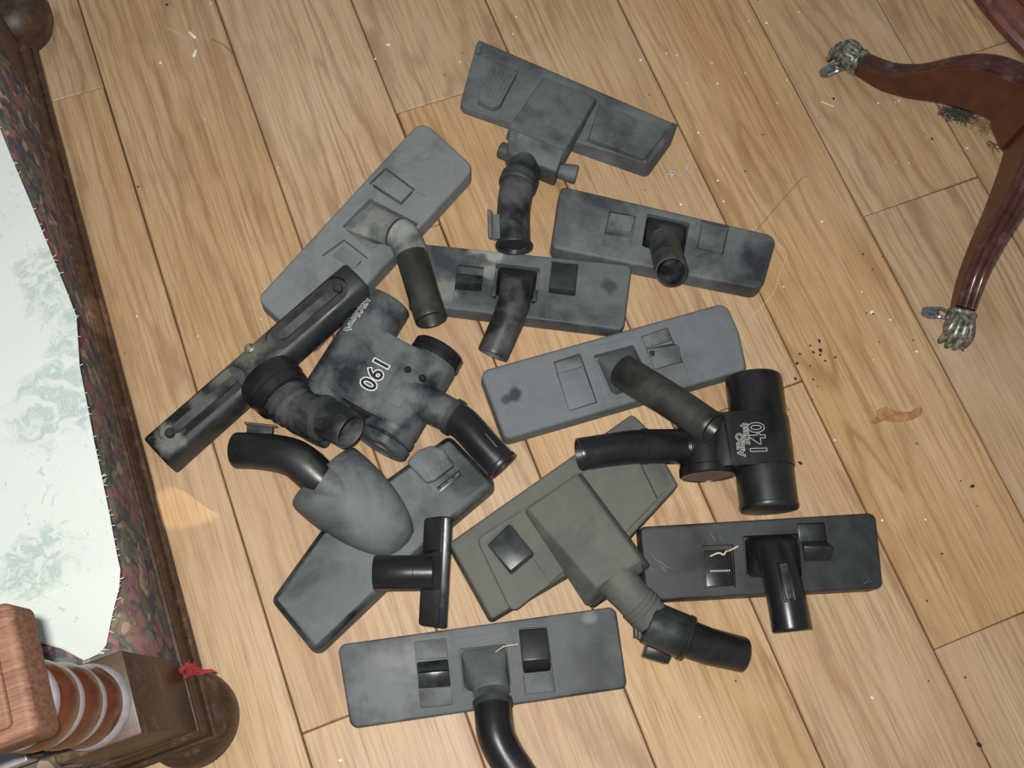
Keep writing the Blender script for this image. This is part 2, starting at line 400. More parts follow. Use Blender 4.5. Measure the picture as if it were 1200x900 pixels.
def merge(*bms):
    a = bms[0]
    for b in bms[1:]:
        me = bpy.data.meshes.new('t'); b.to_mesh(me); b.free(); a.from_mesh(me); bpy.data.meshes.remove(me)
    return a

class Thing:
    """an Empty on the floor at the thing's base; l() gives its local coordinates"""
    def __init__(s, name, o_px, x_px, label, cat, group=None):
        s.e = bpy.data.objects.new(name, None); COL.objects.link(s.e); s.e.empty_display_size = 0.05
        o = W(*o_px); x = W(*x_px); s.o = Vector((o.x, o.y, 0)); s.a = math.atan2(x.y - o.y, x.x - o.x)
        s.e.location = s.o; s.e.rotation_euler = (0, 0, s.a); s.R = Matrix.Rotation(-s.a, 3, 'Z'); tag(s.e, label, cat, group)
    def l(s, px, py, z=0.0): return s.R @ (W(px, py, z) - s.o)
    def L(s, pts, z=0.0): return [s.l(p[0], p[1], p[2] if len(p) > 2 else z) for p in pts]
    def path(s, pts): return [(*s.l(p[0], p[1], p[2]), p[3]) for p in pts]
    def add(s, name, bm, mat, angle=38): return obj(name, bm, mat, s.e, angle)
    def body(s, name, pts, z1, mat, r, edge=0.003, z0=0.0, wells=(), foot=0.0, draft=0.0, zf=None):
        o = s.add(name, slab_bm(s.L(pts, z1), z0, z1, r, edge, draft, 5, foot), mat)
        if wells: cut(o, [slab_bm(s.L(w, z1), z1 - dp, z1 + 0.01, wr, 0.0) for w, dp, wr in wells])
        return o
    def block(s, name, top, zb, mat, flare=0.0, bevel=0.0012, base=None, parent=None):
        t = s.L(top); c = sum(t, Vector()) / 4
        b = s.L(base, zb) if base else [Vector((p.x + (p.x - c.x) * flare, p.y + (p.y - c.y) * flare, zb)) for p in t]
        return obj(name, hexa_bm(t, b, bevel), mat, parent or s.e)
    def ridge(s, a, b, w, h, bm=None):
        """a rib between two points"""
        a = s.l(*a); b = s.l(*b); d = b - a; R = Matrix((d.normalized(), Vector((-d.y, d.x, 0)).normalized(), Vector((0, 0, 1)))).transposed()
        return box_bm((a + b) / 2, (d.length, w, h), 0, 0.0003, bm, R)

# ------------------------------------------------------------------ floor
TH, PW, PO = 0.4971, 0.1764, -0.1765
fl_n = Vector((math.cos(TH), math.sin(TH), 0)); fl_u = Vector((-fl_n.y, fl_n.x, 0))
bm = bmesh.new()
fc = fl_n * (PO + 2.5 * PW) + fl_u * 0.4
box_bm((fc.x, fc.y, -0.016), (PW * 13.2, 3.0, 0.02), TH, 0, bm)
floor = obj('floor', bm, SUB); floor['kind'] = 'structure'
JOINT = {-4: 0.3, -3: 0.62, -2: 0.1, -1: 0.9194, 0: 0.0445, 1: 0.5782, 2: 0.7519, 3: 0.2216, 4: -0.1274, 5: 0.4001, 6: 0.5767, 7: 0.1, 8: 0.7}
PL = 1.24
for row in sorted(JOINT):
    j = JOINT[row]
    for k in range(-2, 3):
        a, b = j + k * PL, j + (k + 1) * PL
        a, b = max(a, -1.05), min(b, 1.85)
        if b - a < 0.05: continue
        g = 0.0004; bm = bmesh.new()
        box_bm((0, 0, -0.004), (PW - 2 * g, b - a - 2 * g, 0.008), 0, 0.0014, bm, None, 1)
        o = obj('plank', bm, OAK, floor)
        c = fl_n * (PO + (row + 0.5) * PW) + fl_u * ((a + b) / 2)
        o.location = (c.x, c.y, 0); o.rotation_euler = (0, 0, TH)

# ------------------------------------------------------------------ armchair at the left edge
C0 = W(257, 864, 0.075); C1 = W(43, 57, 0.075)
ch = bpy.data.objects.new('armchair', None); COL.objects.link(ch)
CHA = math.atan2(C1.y - C0.y, C1.x - C0.x)      # local x runs along the seat front, local y back into the seat
ch.location = (C0.x, C0.y, 0); ch.rotation_euler = (0, 0, CHA)
tag(ch, 'low wood-framed armchair upholstered in patterned red and navy tapestry, at the left edge', 'armchair')
CR = Matrix.Rotation(-CHA, 3, 'Z'); CO = Vector((C0.x, C0.y, 0))
def cl(px, py, z): return CR @ (W(px, py, z) - CO)
CW = (C1 - C0).length; CD = 0.62
def strip_bm(prof, x0, x1):
    bm = bmesh.new(); loft(bm, [[(x, y, z) for y, z in prof] for x in (x0, x1)]); return bm
# rails: moulded profile (back y, height z), the bead at the outer edge, then a hollow, then a fillet under the cloth
rail_prof = [(0.0, 0.0752), (-0.0006, 0.079), (0.0006, 0.0835), (0.003, 0.085), (0.0042, 0.0836), (0.0052, 0.086), (0.0062, 0.094), (0.0082, 0.1015), (0.0095, 0.1025), (0.0105, 0.1062), (0.0128, 0.1072), (0.015, 0.1062), (0.024, 0.1055), (0.024, 0.0752)]
obj('front_rail', merge(strip_bm([(y, z) for y, z in rail_prof], 0, CW)), CHAIR_WOOD, ch, 30)
fr_me = bpy.data.objects['front_rail'].data
for v in fr_me.vertices: v.co.x = v.co.y + 0.0001 if v.co.x < CW / 2 else CW - v.co.y - 0.0001      # mitred ends
for sg in (1, -1):
    bm = bmesh.new(); loft(bm, [[((y if sg > 0 else CW - y), (max(y, 0.0) + 0.0001 if x == 0 else x), z) for y, z in rail_prof] for x in (0, CD)]); obj('side_rail', bm, CHAIR_WOOD, ch, 30)
def seat_z(y): return 0.236 + 0.016 * min(1, y / 0.2)
# seat: boxed front, rounded nose, crowned top
prof = [(0.0135, 0.1), (0.0135, 0.112), (0.0130, 0.14), (0.0140, 0.175), (0.0175, 0.20), (0.025, 0.219), (0.037, 0.2305), (0.06, 0.2365), (0.1, 0.2425), (0.2, 0.25), (0.4, 0.252), (CD - 0.05, 0.246), (CD - 0.03, 0.23), (CD - 0.03, 0.1)]
bm = bmesh.new(); loft(bm, [[(x, y, 0.1 + (z - 0.1) * k) for y, z in prof] for x, k in ((0.0142, 0.2), (0.016, 0.86), (0.028, 0.96), (0.06, 1.0), (CW - 0.06, 1.0), (CW - 0.028, 0.96), (CW - 0.016, 0.86), (CW - 0.0142, 0.2))])
obj('seat_cushion', bm, TAPE, ch, 60)
# feet
for x in (0.030, CW - 0.0):
    bm = bmesh.new(); y = 0.032 if x < 0.1 else 0.030
    f0 = cl(222, 842, 0.04) if x < 0.1 else cl(13, 20, 0.04)
    sleeve_bm((f0.x, f0.y, 0.0), (f0.x, f0.y, 0.0785), [(0, 0.026), (0.03, 0.034), (0.18, 0.044), (0.36, 0.0495), (0.52, 0.051), (0.7, 0.0485), (0.86, 0.041), (0.97, 0.03), (1, 0.024)], 40, bm)
    obj('bun_foot', bm, CHAIR_WOOD, ch)
for x in (0.05, CW - 0.05):
    bm = bmesh.new(); sleeve_bm((x, CD - 0.06, 0), (x, CD - 0.06, 0.0785), [(0, 0.022), (0.2, 0.036), (0.6, 0.04), (1, 0.022)], 24, bm); obj('bun_foot', bm, CHAIR_WOOD, ch)
# corner post block, turned baluster and arm at both ends of the front
PB = 0.072
def post(x0, sgn):
    m = lambda x: x0 + sgn * x
    def hb(a, b, z0, z1, y0, y1, bev):
        bm = box_bm(((m(a) + m(b)) / 2, (y0 + y1) / 2, (z0 + z1) / 2), (abs(b - a), y1 - y0, z1 - z0), 0, bev); return bm
    blk = hb(0.012, 0.012 + PB, 0.1, 0.289, 0.012, 0.012 + PB, 0.002)
    o = obj('post_block', blk, CHAIR_WOOD, ch)
    cx, cy = m(0.012 + PB / 2), 0.012 + PB / 2
    bm = bmesh.new()
    pr = [(0.0, 0.033), (0.06, 0.0345), (0.12, 0.033)]
    sleeve_bm((cx, cy, 0.288), (cx, cy, 0.300), [(0, 0.0335), (0.2, 0.035), (0.75, 0.034), (1, 0.031)], 40, bm)
    obj('turned_ring', bm, PEWTER, ch)
    z = 0.299
    for i in range(3):
        bm = bmesh.new(); h = 0.035
        sleeve_bm((cx, cy, z), (cx, cy, z + h), [(0, 0.029), (0.06, 0.0315), (0.3, 0.0328), (0.55, 0.032), (0.8, 0.0295), (1, 0.027)], 40, bm)
        obj('turned_bulb', bm, TURN_WOOD, ch); z += h
        bm = bmesh.new()
        sleeve_bm((cx, cy, z), (cx, cy, z + 0.0150), [(0, 0.0275), (0.15, 0.0305), (0.5, 0.0315), (0.85, 0.0305), (1, 0.0285)], 40, bm)
        obj('turned_ring', bm, PEWTER, ch); z += 0.0145
    # arm: a straight plank with a moulded, rolled front end
    y0, y1 = cy - 0.031, CD + 0.02; xa, xb = m(0.017), m(0.108)
    x_lo, x_hi = min(xa, xb), max(xa, xb)
    zt = z + 0.045
    bm = slab_bm([(x_lo, y0), (x_hi, y0), (x_hi, y1), (x_lo, y1)], z, zt - 0.001, 0.007, 0.006, 0.0, 6, 0.005)
    arm = obj('armrest', bm, ARM_WOOD, ch)
    bm = slab_bm([(x_lo + 0.010, y0 + 0.013), (x_hi - 0.010, y0 + 0.013), (x_hi - 0.010, y1), (x_lo + 0.010, y1)], zt - 0.006, zt + 0.0035, 0.004, 0.0025)
    obj('arm_panel', bm, ARM_WOOD, arm)
    # short rear support so the arm is carried
    obj('arm_support', hb(0.03, 0.10, 0.12, z + 0.002, CD - 0.1, CD - 0.04, 0.003), CHAIR_WOOD, ch)
    # low side rail with a silvered block under the arm
    obj('lower_bar', hb(0.026, 0.060, 0.255, 0.283, 0.10, CD - 0.07, 0.003), CHAIR_WOOD, ch)
    obj('inlay_block', hb(0.023, 0.063, 0.262, 0.287, 0.105, 0.165, 0.002), PEWTER, ch)
post(0.0, 1); post(CW, -1)
# back, out of the picture, so that the chair stands up as one
bm = box_bm((CW / 2, CD, 0.36), (CW - 0.06, 0.06, 0.56), 0, 0.015); obj('backrest', bm, TAPE, ch)

# cream damask cloth thrown over the seat
edge = [(-60, 60), (0, 148), (14, 184), (36, 236), (62, 300), (76, 336), (90, 371), (95, 432), (104, 478), (112, 518), (121, 560), (129, 605), (137, 648), (142, 668), (140, 690), (133, 722), (127, 756), (116, 767), (100, 774), (84, 764), (72, 752)]
E2 = [cl(px, py, 0.242) for px, py in edge]
bm = bmesh.new(); rows = []
yb = CD - 0.06; NC = 14
for i, p in enumerate(E2):
    r = []
    for k in range(NC + 1):
        t = k / NC; y = p.y + (yb - p.y) * t ** 1.3
        x = p.x + (0.0 if p.x > 0.16 else (0.17 - p.x) * min(1, t * 3))
        z = (0.2445 + 0.0085 * min(1, max(0, (y - 0.03)) / 0.17) + 0.0016 * math.sin(i * 0.9 + k * 0.7) + 0.0012 * math.sin(i * 2.1) * (1 - t))
        r.append((x, y, z))
    rows.append(r)
top = [[bm.verts.new(p) for p in r] for r in rows]; bot = [[bm.verts.new((p[0], p[1] + (0.0012 if k == 0 else 0), p[2] - 0.003)) for k, p in enumerate(r)] for r in rows]
for i in range(len(rows) - 1):
    for k in range(NC):
        bm.faces.new((top[i][k], top[i + 1][k], top[i + 1][k + 1], top[i][k + 1])); bm.faces.new((bot[i][k + 1], bot[i + 1][k + 1], bot[i + 1][k], bot[i][k]))
    bm.faces.new((bot[i][0], bot[i + 1][0], top[i + 1][0], top[i][0])); bm.faces.new((top[i][NC], top[i + 1][NC], bot[i + 1][NC], bot[i][NC]))
for k in range(NC):
    bm.faces.new((top[0][k], top[0][k + 1], bot[0][k + 1], bot[0][k])); bm.faces.new((top[-1][k + 1], top[-1][k], bot[-1][k], bot[-1][k + 1]))
cloth = bpy.data.objects.new('seat_cover', None)
me = done(bm, 'seat_cover'); cloth = link('seat_cover', me, DAMASK, None, 70)
cloth.location = ch.location; cloth.rotation_euler = ch.rotation_euler
tag(cloth, 'cream and pale green floral damask cloth with a frayed edge spread on the armchair seat', 'cloth')
bm = bmesh.new()
for i in range(1, 19):
    a, b = E2[i], E2[i + 1] if i + 1 < len(E2) else E2[i]
    for k in range(9):
        if random.random() < 0.55: continue
        p = a.lerp(b, random.random()); d = Vector((random.uniform(-1.3, 1.3), -1, random.uniform(-0.9, 0.1))).normalized() * random.uniform(0.001, 0.0045)
        z = 0.2435
        tube_bm([(p.x, p.y + 0.001, z, 0.00035), (p.x + d.x, p.y + d.y, z + d.z * 0.3, 0.0002)], False, hollow=0, seg=4, bm=bm)
fr = obj('frayed_edge', bm, FRAY, cloth); fr['kind'] = 'stuff'
# red yarn tied round the front rail
bm = bmesh.new()
ya = [cl(206, 791, 0.112), cl(215, 783, 0.112), cl(222, 780, 0.111), cl(231, 784, 0.105), cl(240, 787, 0.097), cl(252, 785, 0.091)]
for q in range(7):
    j = lambda s=0.0022: Vector((random.uniform(-s, s), random.uniform(-s, s), random.uniform(0.001, 0.0035)))
    pts = [p + j() for p in ya[: random.choice([4, 5, 6, 6])]]
    if q < 3: pts += [pts[-1] + Vector((0.006 - 0.006 * q, 0.006, 0.004)), pts[-2] + j(0.004)]
    tube_bm([(*p, 0.0011) for p in pts], True, hollow=0, seg=6, bm=bm)
for q in range(3):
    c = cl(215 + q * 5, 790 - q * 4, 0.111); tube_bm([(c.x + 0.006 * math.cos(t), c.y + 0.005 * math.sin(t), c.z + 0.003 + 0.003 * math.sin(2 * t), 0.0011) for t in (k * 0.7 for k in range(9))], True, hollow=0, seg=6, bm=bm)
ya_o = obj('yarn_knot', bm, YARN); ya_o.location = ch.location; ya_o.rotation_euler = ch.rotation_euler
tag(ya_o, 'knot of red yarn tied round the armchair rail near the bun foot', 'yarn')

# ------------------------------------------------------------------ pedestal table, top right
HUB = Vector((0.5774, 0.7686, 0)); FA = Vector((0.4063, 0.9043, 0)); FB = Vector((0.5455, 0.5526, 0))
tb = bpy.data.objects.new('pedestal_table', None); COL.objects.link(tb); tb.location = HUB
tag(tb, 'round mahogany tripod pedestal table on reeded sabre legs with claw feet, at the right', 'table')
LEG_T = [(0.214, 0.044), (0.19, 0.054), (0.171, 0.066), (0.146, 0.093), (0.119, 0.136), (0.094, 0.166), (0.069, 0.184), (0.04, 0.194), (0.022, 0.196)]
LEG_B = [(0.210, 0.020), (0.19, 0.024), (0.168, 0.031), (0.135, 0.052), (0.095, 0.086), (0.06, 0.108), (0.04, 0.117), (0.03, 0.12), (0.022, 0.12)]
def table_leg(ang):
    M = Matrix.Rotation(ang, 3, 'Z'); bm = bmesh.new()
    sp = spline([(s, z, 0, 0) for s, z in LEG_T], 5); sb = spline([(s, z, 0, 0) for s, z in LEG_B], 5)
    rings = []; rr = []
    for i, (a, b) in enumerate(zip(sp, sb)):
        f = i / (len(sp) - 1); w = 0.0115 + 0.004 * f
        t3 = Vector((a.x, 0, a.y)); b3 = Vector((b.x, 0, b.y)); up = (t3 - b3).normalized()
        low = t3 - up * 0.004
        rings.append([M @ p for p in (b3 + Vector((0, -w, 0)), b3 + Vector((0, w, 0)), low + Vector((0, w, 0)), low + Vector((0, -w, 0)))])
        pr = []
        for k in range(25):                      # three reeds between two fine beads
            y = -w - 0.0008 + (2 * w + 0.0016) * k / 24; q = (k % 8) / 8.0
            h = 0.0026 * math.sin(PI * q) if 2 < k < 22 else (0.0022 if k in (1, 2, 22, 23) else 0.0)
            pr.append(M @ (low + up * (0.0008 + h) + Vector((0, y, 0))))
        pr += [M @ (low - up * 0.001 + Vector((0, w + 0.0008, 0))), M @ (low - up * 0.001 + Vector((0, -w - 0.0008, 0)))]
        rr.append(pr)
    loft(bm, rings); leg = obj('leg', bm, MAHOG, tb, 40)
    bm = bmesh.new(); loft(bm, rr); obj('reeding', bm, MAHOG_REED, leg, 50)
    # claw foot: cuff, four toes over a ball, and a caster
    bm = bmesh.new()
    c = Vector((0.2135, 0, 0.032)); d = Vector((1, 0, -0.42)).normalized()
    rim = []
    for s, a, b in ((0, 0.0150, 0.0155), (0.002, 0.0165, 0.017), (0.005, 0.0165, 0.017), (0.007, 0.0152, 0.0155), (0.009, 0.0165, 0.0168), (0.012, 0.0162, 0.0165), (0.014, 0.0148, 0.015), (0.021, 0.0155, 0.015), (0.028, 0.0150, 0.0135), (0.036, 0.0110, 0.009), (0.040, 0.004, 0.004)):
        u, w = Vector((0, 1, 0)), Vector((0.3, 0, 0.95))
        rim.append([M @ (c + d * s + u * (math.copysign(abs(math.cos(t)) ** 0.7, math.cos(t)) * a) + w * (math.copysign(abs(math.sin(t)) ** 0.7, math.sin(t)) * b)) for t in (2 * PI * k / 24 for k in range(24))])
    loft(bm, rim); foot = obj('claw_foot', bm, BRASS, leg, 60)
    # toes belong to the brass foot casting
    bm = bmesh.new()
    for k, yy in enumerate((-0.0115, -0.0040, 0.0040, 0.0115)):
        o = 0.004 if k in (1, 2) else 0.0
        P = [(0.226, yy * 0.75, 0.041, 0.0032), (0.236, yy * 0.95, 0.0395, 0.0046), (0.2450 + o, yy * 1.15, 0.033, 0.0052), (0.2515 + o, yy * 1.2, 0.022, 0.0048), (0.2525 + o, yy * 1.2, 0.0135, 0.0040), (0.2535 + o, yy * 1.2, 0.009, 0.0022)]
        tube_bm([(*(M @ Vector(p[:3])), p[3]) for p in P], True, hollow=0, seg=12, bm=bm)
    obj('claw_toes', bm, BRASS, leg, 60)
    return M, leg
LA = math.atan2((FA - HUB).y, (FA - HUB).x); LB = math.atan2((FB - HUB).y, (FB - HUB).x)
def caster(leg, px0, px1):
    """swivel wheel fork that sticks out beside the claw"""
    a = W(*px0, 0.014) - HUB; b = W(*px1, 0.011) - HUB; d = (b - a); d.z = 0; n = d.normalized(); s = Vector((-n.y, n.x, 0))
    bm = bmesh.new(); e = b - n * 0.002
    sleeve_bm(e - s * 0.0035, e + s * 0.0035, [(0, 0.007), (0.0, 0.0095), (0.15, 0.0108), (0.5, 0.0104), (0.85, 0.0108), (1, 0.0095), (1, 0.007)], 24, bm)
    obj('caster_wheel', bm, STEEL, leg)
    bm = bmesh.new()
    for q in (-1, 1):
        tube_bm([(*(a + s * q * 0.0035 + Vector((0, 0, 0.006))), 0.0022), (*((a + e) / 2 + s * q * 0.0058 + Vector((0, 0, 0.008))), 0.0024), (*(e + s * q * 0.0058), 0.003)], True, hollow=0, seg=8, bm=bm)
    obj('caster_fork', bm, STEEL, leg)
_, l1 = table_leg(LA); caster(l1, (988, 81), (968, 84))
_, l2 = table_leg(LB); caster(l2, (1108, 372), (1088, 366))
LC = LA + (LA - LB) if abs(((LA - LB) + PI) % (2 * PI) - PI) < 2.2 else LA + 2 * PI / 3
LC = math.atan2(-(math.sin(LA) + math.sin(LB)), -(math.cos(LA) + math.cos(LB)))
table_leg(LC)
bm = bmesh.new()
hexr = []
for z, r in ((0.108, 0.022), (0.112, 0.033), (0.122, 0.037), (0.196, 0.037), (0.205, 0.037), (0.21, 0.03)):
    hexr.append([(r * math.cos(LA + PI / 6 + k * PI / 3) * (1.02), r * math.sin(LA + PI / 6 + k * PI / 3) * 1.02, z) for k in range(6)])
loft(bm, hexr); obj('hub_block', bm, MAHOG, tb, 20)
bm = bmesh.new(); sleeve_bm((0, 0, 0.205), (0, 0, 0.50), [(0, 0.03), (0.05, 0.034), (0.1, 0.028), (0.2, 0.022), (0.4, 0.032), (0.55, 0.034), (0.75, 0.022), (0.88, 0.02), (0.95, 0.03), (1, 0.036)], 32, bm); obj('column', bm, MAHOG, tb)
TR = (W(1181, 21.5, 0.52) - (HUB + Vector((0, 0, 0.52)))).length
bm = bmesh.new(); sleeve_bm((0, 0, 0.492), (0, 0, 0.522), [(0, TR - 0.03), (0.05, TR - 0.012), (0.25, TR - 0.009), (0.3, TR - 0.002), (0.4, TR), (0.6, TR), (0.72, TR - 0.003), (0.74, TR - 0.006), (0.85, TR - 0.007), (0.9, TR - 0.009), (0.97, TR - 0.013), (0.985, TR - 0.016), (0.93, TR - 0.018), (0.93, TR - 0.02)], 128, bm)
tt = obj('tabletop', bm, MAHOG_REED, tb, 25)
bm = bmesh.new(); sleeve_bm((0, 0, 0.512), (0, 0, 0.5215), [(0, TR - 0.022), (0.95, TR - 0.019), (1, TR - 0.0205)], 128, bm); obj('top_field', bm, MAHOG, tt, 25)

# ------------------------------------------------------------------ vacuum cleaner heads
NZ = 'floor nozzle'; GR = 'vacuum cleaner heads spread out on the floor'

# A: flat combination head with a big centre cover and swivel neck (top)
t = Thing('floor_nozzle', (650, 130), (760, 177), 'grey floor nozzle with a broad square centre cover and clip neck, topmost of the pile', NZ, GR)
t.body('body', [(560, 45), (796, 146), (763, 192), (538, 113)], 0.035, G_MID, [0.006, 0.010, 0.008, 0.012], 0.004, 0, draft=0.001,
       zf=None, wells=[([(580, 73), (609, 84), (588, 124), (576, 127), (559, 118), (561, 106)], 0.003, 0.004)])
bd = bpy.data.objects[[o.name for o in t.e.children][0]]
for v in bd.data.vertices:               # the front of the left half slopes down to the floor
    u = max(0, min(1, (-v.co.x - 0.028) / 0.012)); w = max(0, min(1, (0.012 - v.co.y) / 0.05))
    v.co.z *= 1 - 0.62 * u * w ** 1.4
tm = t.add('end_trim', slab_bm(t.L([(561, 46.5), (566, 48.5), (562, 62), (557, 60)], 0.0372), 0.026, 0.0372, 0.001, 0.001), G_MID2)
t.add('end_trim', slab_bm(t.L([(788, 143), (794, 145.5), (762, 190), (757, 188)], 0.0372), 0.028, 0.0372, 0.001, 0.001), G_MID2)
t.block('raised_pad', [(703, 121, 0.040), (782, 152, 0.038), (755, 186, 0.039), (690, 161, 0.041)], 0.030, G_MID, 0.03, 0.0018)
bm = slab_bm(t.L([(579, 72), (607, 83), (586, 122), (577, 126), (560, 118), (562, 106)], 0.039), 0.030, 0.039, 0.004, 0.0015)
for k in range(5): t.ridge((580.5 + 4.6 * k, 80.5 + 1.9 * k, 0.0395), (565.5 + 4.6 * k, 110 + 1.9 * k, 0.0395), 0.0018, 0.0022, bm)
t.add('pedal', bm, G_MID)
t.block('centre_cover', [(637, 90, 0.0465), (699, 114, 0.0465), (662, 176, 0.060), (596, 148, 0.060)], 0.03, G_MID, 0.07, 0.003)
t.block('hinge_block', [(598, 150, 0.058), (661, 176, 0.058), (652, 203, 0.046), (593, 179, 0.046)], 0.010, G_MID2, 0.0, 0.003)
a, b = t.l(589, 176, 0.028), t.l(676, 200, 0.022)
t.add('hinge_pin', sleeve_bm(t.l(600, 181, 0.03), t.l(585, 175, 0.03), [(0, 0.011), (0.9, 0.011), (1, 0.009)]), G_MID2)
t.add('hinge_pin', sleeve_bm(t.l(655, 200, 0.020), t.l(676, 205, 0.020), [(0, 0.0095), (0.75, 0.0125), (0.93, 0.0125), (1, 0.0105)]), G_MID2)
nk = t.add('neck', tube_bm(t.path([(621, 176, 0.022, 0.0215), (614, 199, 0.032, 0.0222), (606, 219, 0.046, 0.0215), (602, 240, 0.05, 0.0205), (601, 262, 0.0515, 0.020), (602, 288, 0.0515, 0.020)])), BLACK_DUSTY)
t.add('collar_ring', sleeve_bm(t.l(609.5, 208, 0.0425), t.l(605.5, 219, 0.046), [(0, 0.0225), (0.1, 0.0242), (0.4, 0.0242), (0.45, 0.0228), (0.6, 0.0228), (0.65, 0.0242), (0.9, 0.0242), (1, 0.0222)]), G_DARK)
t.add('end_lip', tube_bm([(*t.l(602, 285.5, 0.0515), 0.0205), (*t.l(602, 286.5, 0.0515), 0.0228), (*t.l(602, 290, 0.0515), 0.0228)], False, 0.0045, 0.03), G_DARK)
cb = hexa_bm(t.L([(577, 251, 0.060), (590, 251, 0.063), (590, 279, 0.063), (577, 281, 0.060)]), t.L([(577, 252, 0.046), (590, 252, 0.044), (590, 279, 0.044), (577, 281, 0.046)]), 0.001)
hexa_bm(t.L([(571, 245, 0.062), (576, 246, 0.063), (577, 279, 0.063), (572, 280, 0.062)]), t.L([(571, 245, 0.044), (576, 246, 0.044), (577, 279, 0.044), (572, 280, 0.044)]), 0.0015, 2, cb)
t.add('release_clip', cb, G_MID)

def std_head(t, corners, z1, mat, r, edge, left, centre, right, extra=(), draft=0.0008):
    return t.body('body', corners, z1, mat, r, edge, 0, wells=[(left, 0.007, 0.0015), (centre, 0.014, 0.003), (right, 0.007, 0.0015)] + list(extra), draft=draft, foot=0.002)

# B: right of A
t = Thing('floor_nozzle', (778, 284), (850, 300), 'dark grey floor nozzle at upper right whose short open neck points straight up', NZ, GR)
std_head(t, [(657, 217), (911, 276), (893, 340), (646, 290)], 0.030, G_MID2, [0.008, 0.012, 0.014, 0.008], 0.004,
         [(714, 247), (745.5, 253), (737.5, 294), (705.5, 288)], [(758.5, 250), (808.5, 261), (801, 300), (752, 289)], [(822, 257), (855, 265), (847, 298.5), (816.5, 291)])
t.block('pedal', [(715.5, 249, 0.030), (744, 254, 0.030), (740, 270.5, 0.036), (711, 267, 0.036)], 0.022, WELL, 0.0, 0.0012, base=[(715, 249), (744, 254), (737, 279), (708, 275)])
t.block('pedal', [(823.5, 262, 0.0275), (853, 268.5, 0.0275), (846.5, 297, 0.0315), (817.5, 290, 0.0315)], 0.023, G_MID2, 0.0, 0.0014)
d = (t.l(786, 318, 0.090) - t.l(781, 291, 0.052))
hd = hood_bm(t.L([(754, 251.5), (806.5, 262.5), (800, 298), (750.5, 288)], 0.0175), t.l(779, 284, 0.05), t.l(783, 297, 0.065) - t.l(778, 274, 0.03), 0.0178, ext=0.002)
t.add('socket', hd, BLACK_GREASY)
t.add('neck', tube_bm(t.path([(778, 280, 0.046, 0.0185), (780, 291, 0.054, 0.0192), (783, 304, 0.068, 0.0192), (786.5, 318.5, 0.090, 0.0192)]), wall=0.0024, hollow=0.055), BLACK_DUSTY)

# C: centre
t = Thing('floor_nozzle', (607, 336), (690, 345), 'slate grey floor nozzle in the centre, its black neck bent down to the left', NZ, GR)
std_head(t, [(483, 284), (740.5, 310.5), (731, 387), (478, 356)], 0.028, G_MID, [0.006, 0.008, 0.008, 0.008], 0.003,
         [(536.5, 309.5), (567.5, 313), (562.5, 358.5), (530, 356.5)], [(581.5, 308.5), (633, 314), (627.5, 356), (577, 349.5)], [(646, 305.5), (678, 309.5), (674, 349), (642.5, 345)])
CH = rgb(176, 178, 164)
bpy.data.objects[t.e.children[0].name].data.materials[0] = plastic('chalk_marked_plastic', rgb(56, 61, 64), rgb(100, 106, 108), 0.5, 0.45, 7.7, 0.3, 13, True,
    [(t.l(579, 297, 0.028), 0.017, CH, 0.6), (t.l(558, 292, 0.028), 0.012, CH, 0.5), (t.l(574, 318, 0.028), 0.014, CH, 0.35), (t.l(524, 340, 0.028), 0.018, CH, 0.3), (t.l(714, 336, 0.028), 0.012, rgb(44, 47, 50), 0.7)])
pb = hexa_bm(t.L([(535.5, 320, 0.0285), (566, 323, 0.0285), (564.5, 331, 0.033), (533.5, 329, 0.033)]), t.L([(535.5, 320, 0.021), (566, 323, 0.021), (564, 342, 0.021), (532.5, 340, 0.021)]), 0.0014)
t.add('pedal', pb, GLOSS)
t.block('pedal', [(647, 307.5, 0.0265), (677, 311, 0.0265), (674, 340, 0.0325), (643.5, 336.5, 0.0325)], 0.0205, G_DARK, 0.0, 0.0016, base=[(647, 307.5), (677, 311), (673.5, 348), (643, 344)])
for q in ((579, 341), (627, 347)):
    c = t.l(q[0], q[1], 0.028); t.add('hinge_pin', box_bm((c.x, c.y, 0.025), (0.006, 0.016, 0.012), 0, 0.0015), G_DARK)
t.add('socket', hood_bm(t.L([(584, 311.5), (630.5, 316.5), (625.5, 352), (579.5, 347)], 0.0165), t.l(604, 341, 0.043), t.l(603, 351, 0.052) - t.l(607, 322, 0.036), 0.0185, ext=0.003), BLACK_GREASY)
t.add('neck', tube_bm(t.path([(604, 338, 0.042, 0.0195), (603, 350, 0.049, 0.0195), (599.5, 362, 0.053, 0.0192), (592, 381, 0.051, 0.0188), (576.5, 416, 0.044, 0.0186)])), BLACK_DUSTY)

# D: diagonal, upper left
t = Thing('floor_nozzle', (428, 272), (490, 205), 'pale grey floor nozzle lying diagonally at upper left with a long smeared neck', NZ, GR)
std_head(t, [(494, 139), (557, 196), (363, 407), (300, 350)], 0.030, G_LIGHT, [0.016, 0.016, 0.01, 0.012], 0.004,
         [(452, 196), (487, 222), (469, 242), (432, 215)], [(433.5, 232.5), (492, 263), (432, 294), (401, 265)], [(403, 280), (431.5, 302.5), (411, 326), (377, 299)],
         [([(470, 217), (500, 230), (499.5, 231.5), (470, 219)], 0.0012, 0.0)])
t.block('pedal', [(452.5, 199, 0.0305), (484, 222, 0.0305), (470, 236, 0.0340), (436, 214.5, 0.0325)], 0.0225, G_LIGHT, 0.0, 0.0014)
t.block('pedal', [(401, 287.5, 0.030), (423, 305, 0.030), (414, 315, 0.0245), (390, 299, 0.0245)], 0.0225, G_LIGHT2, 0.0, 0.0012)
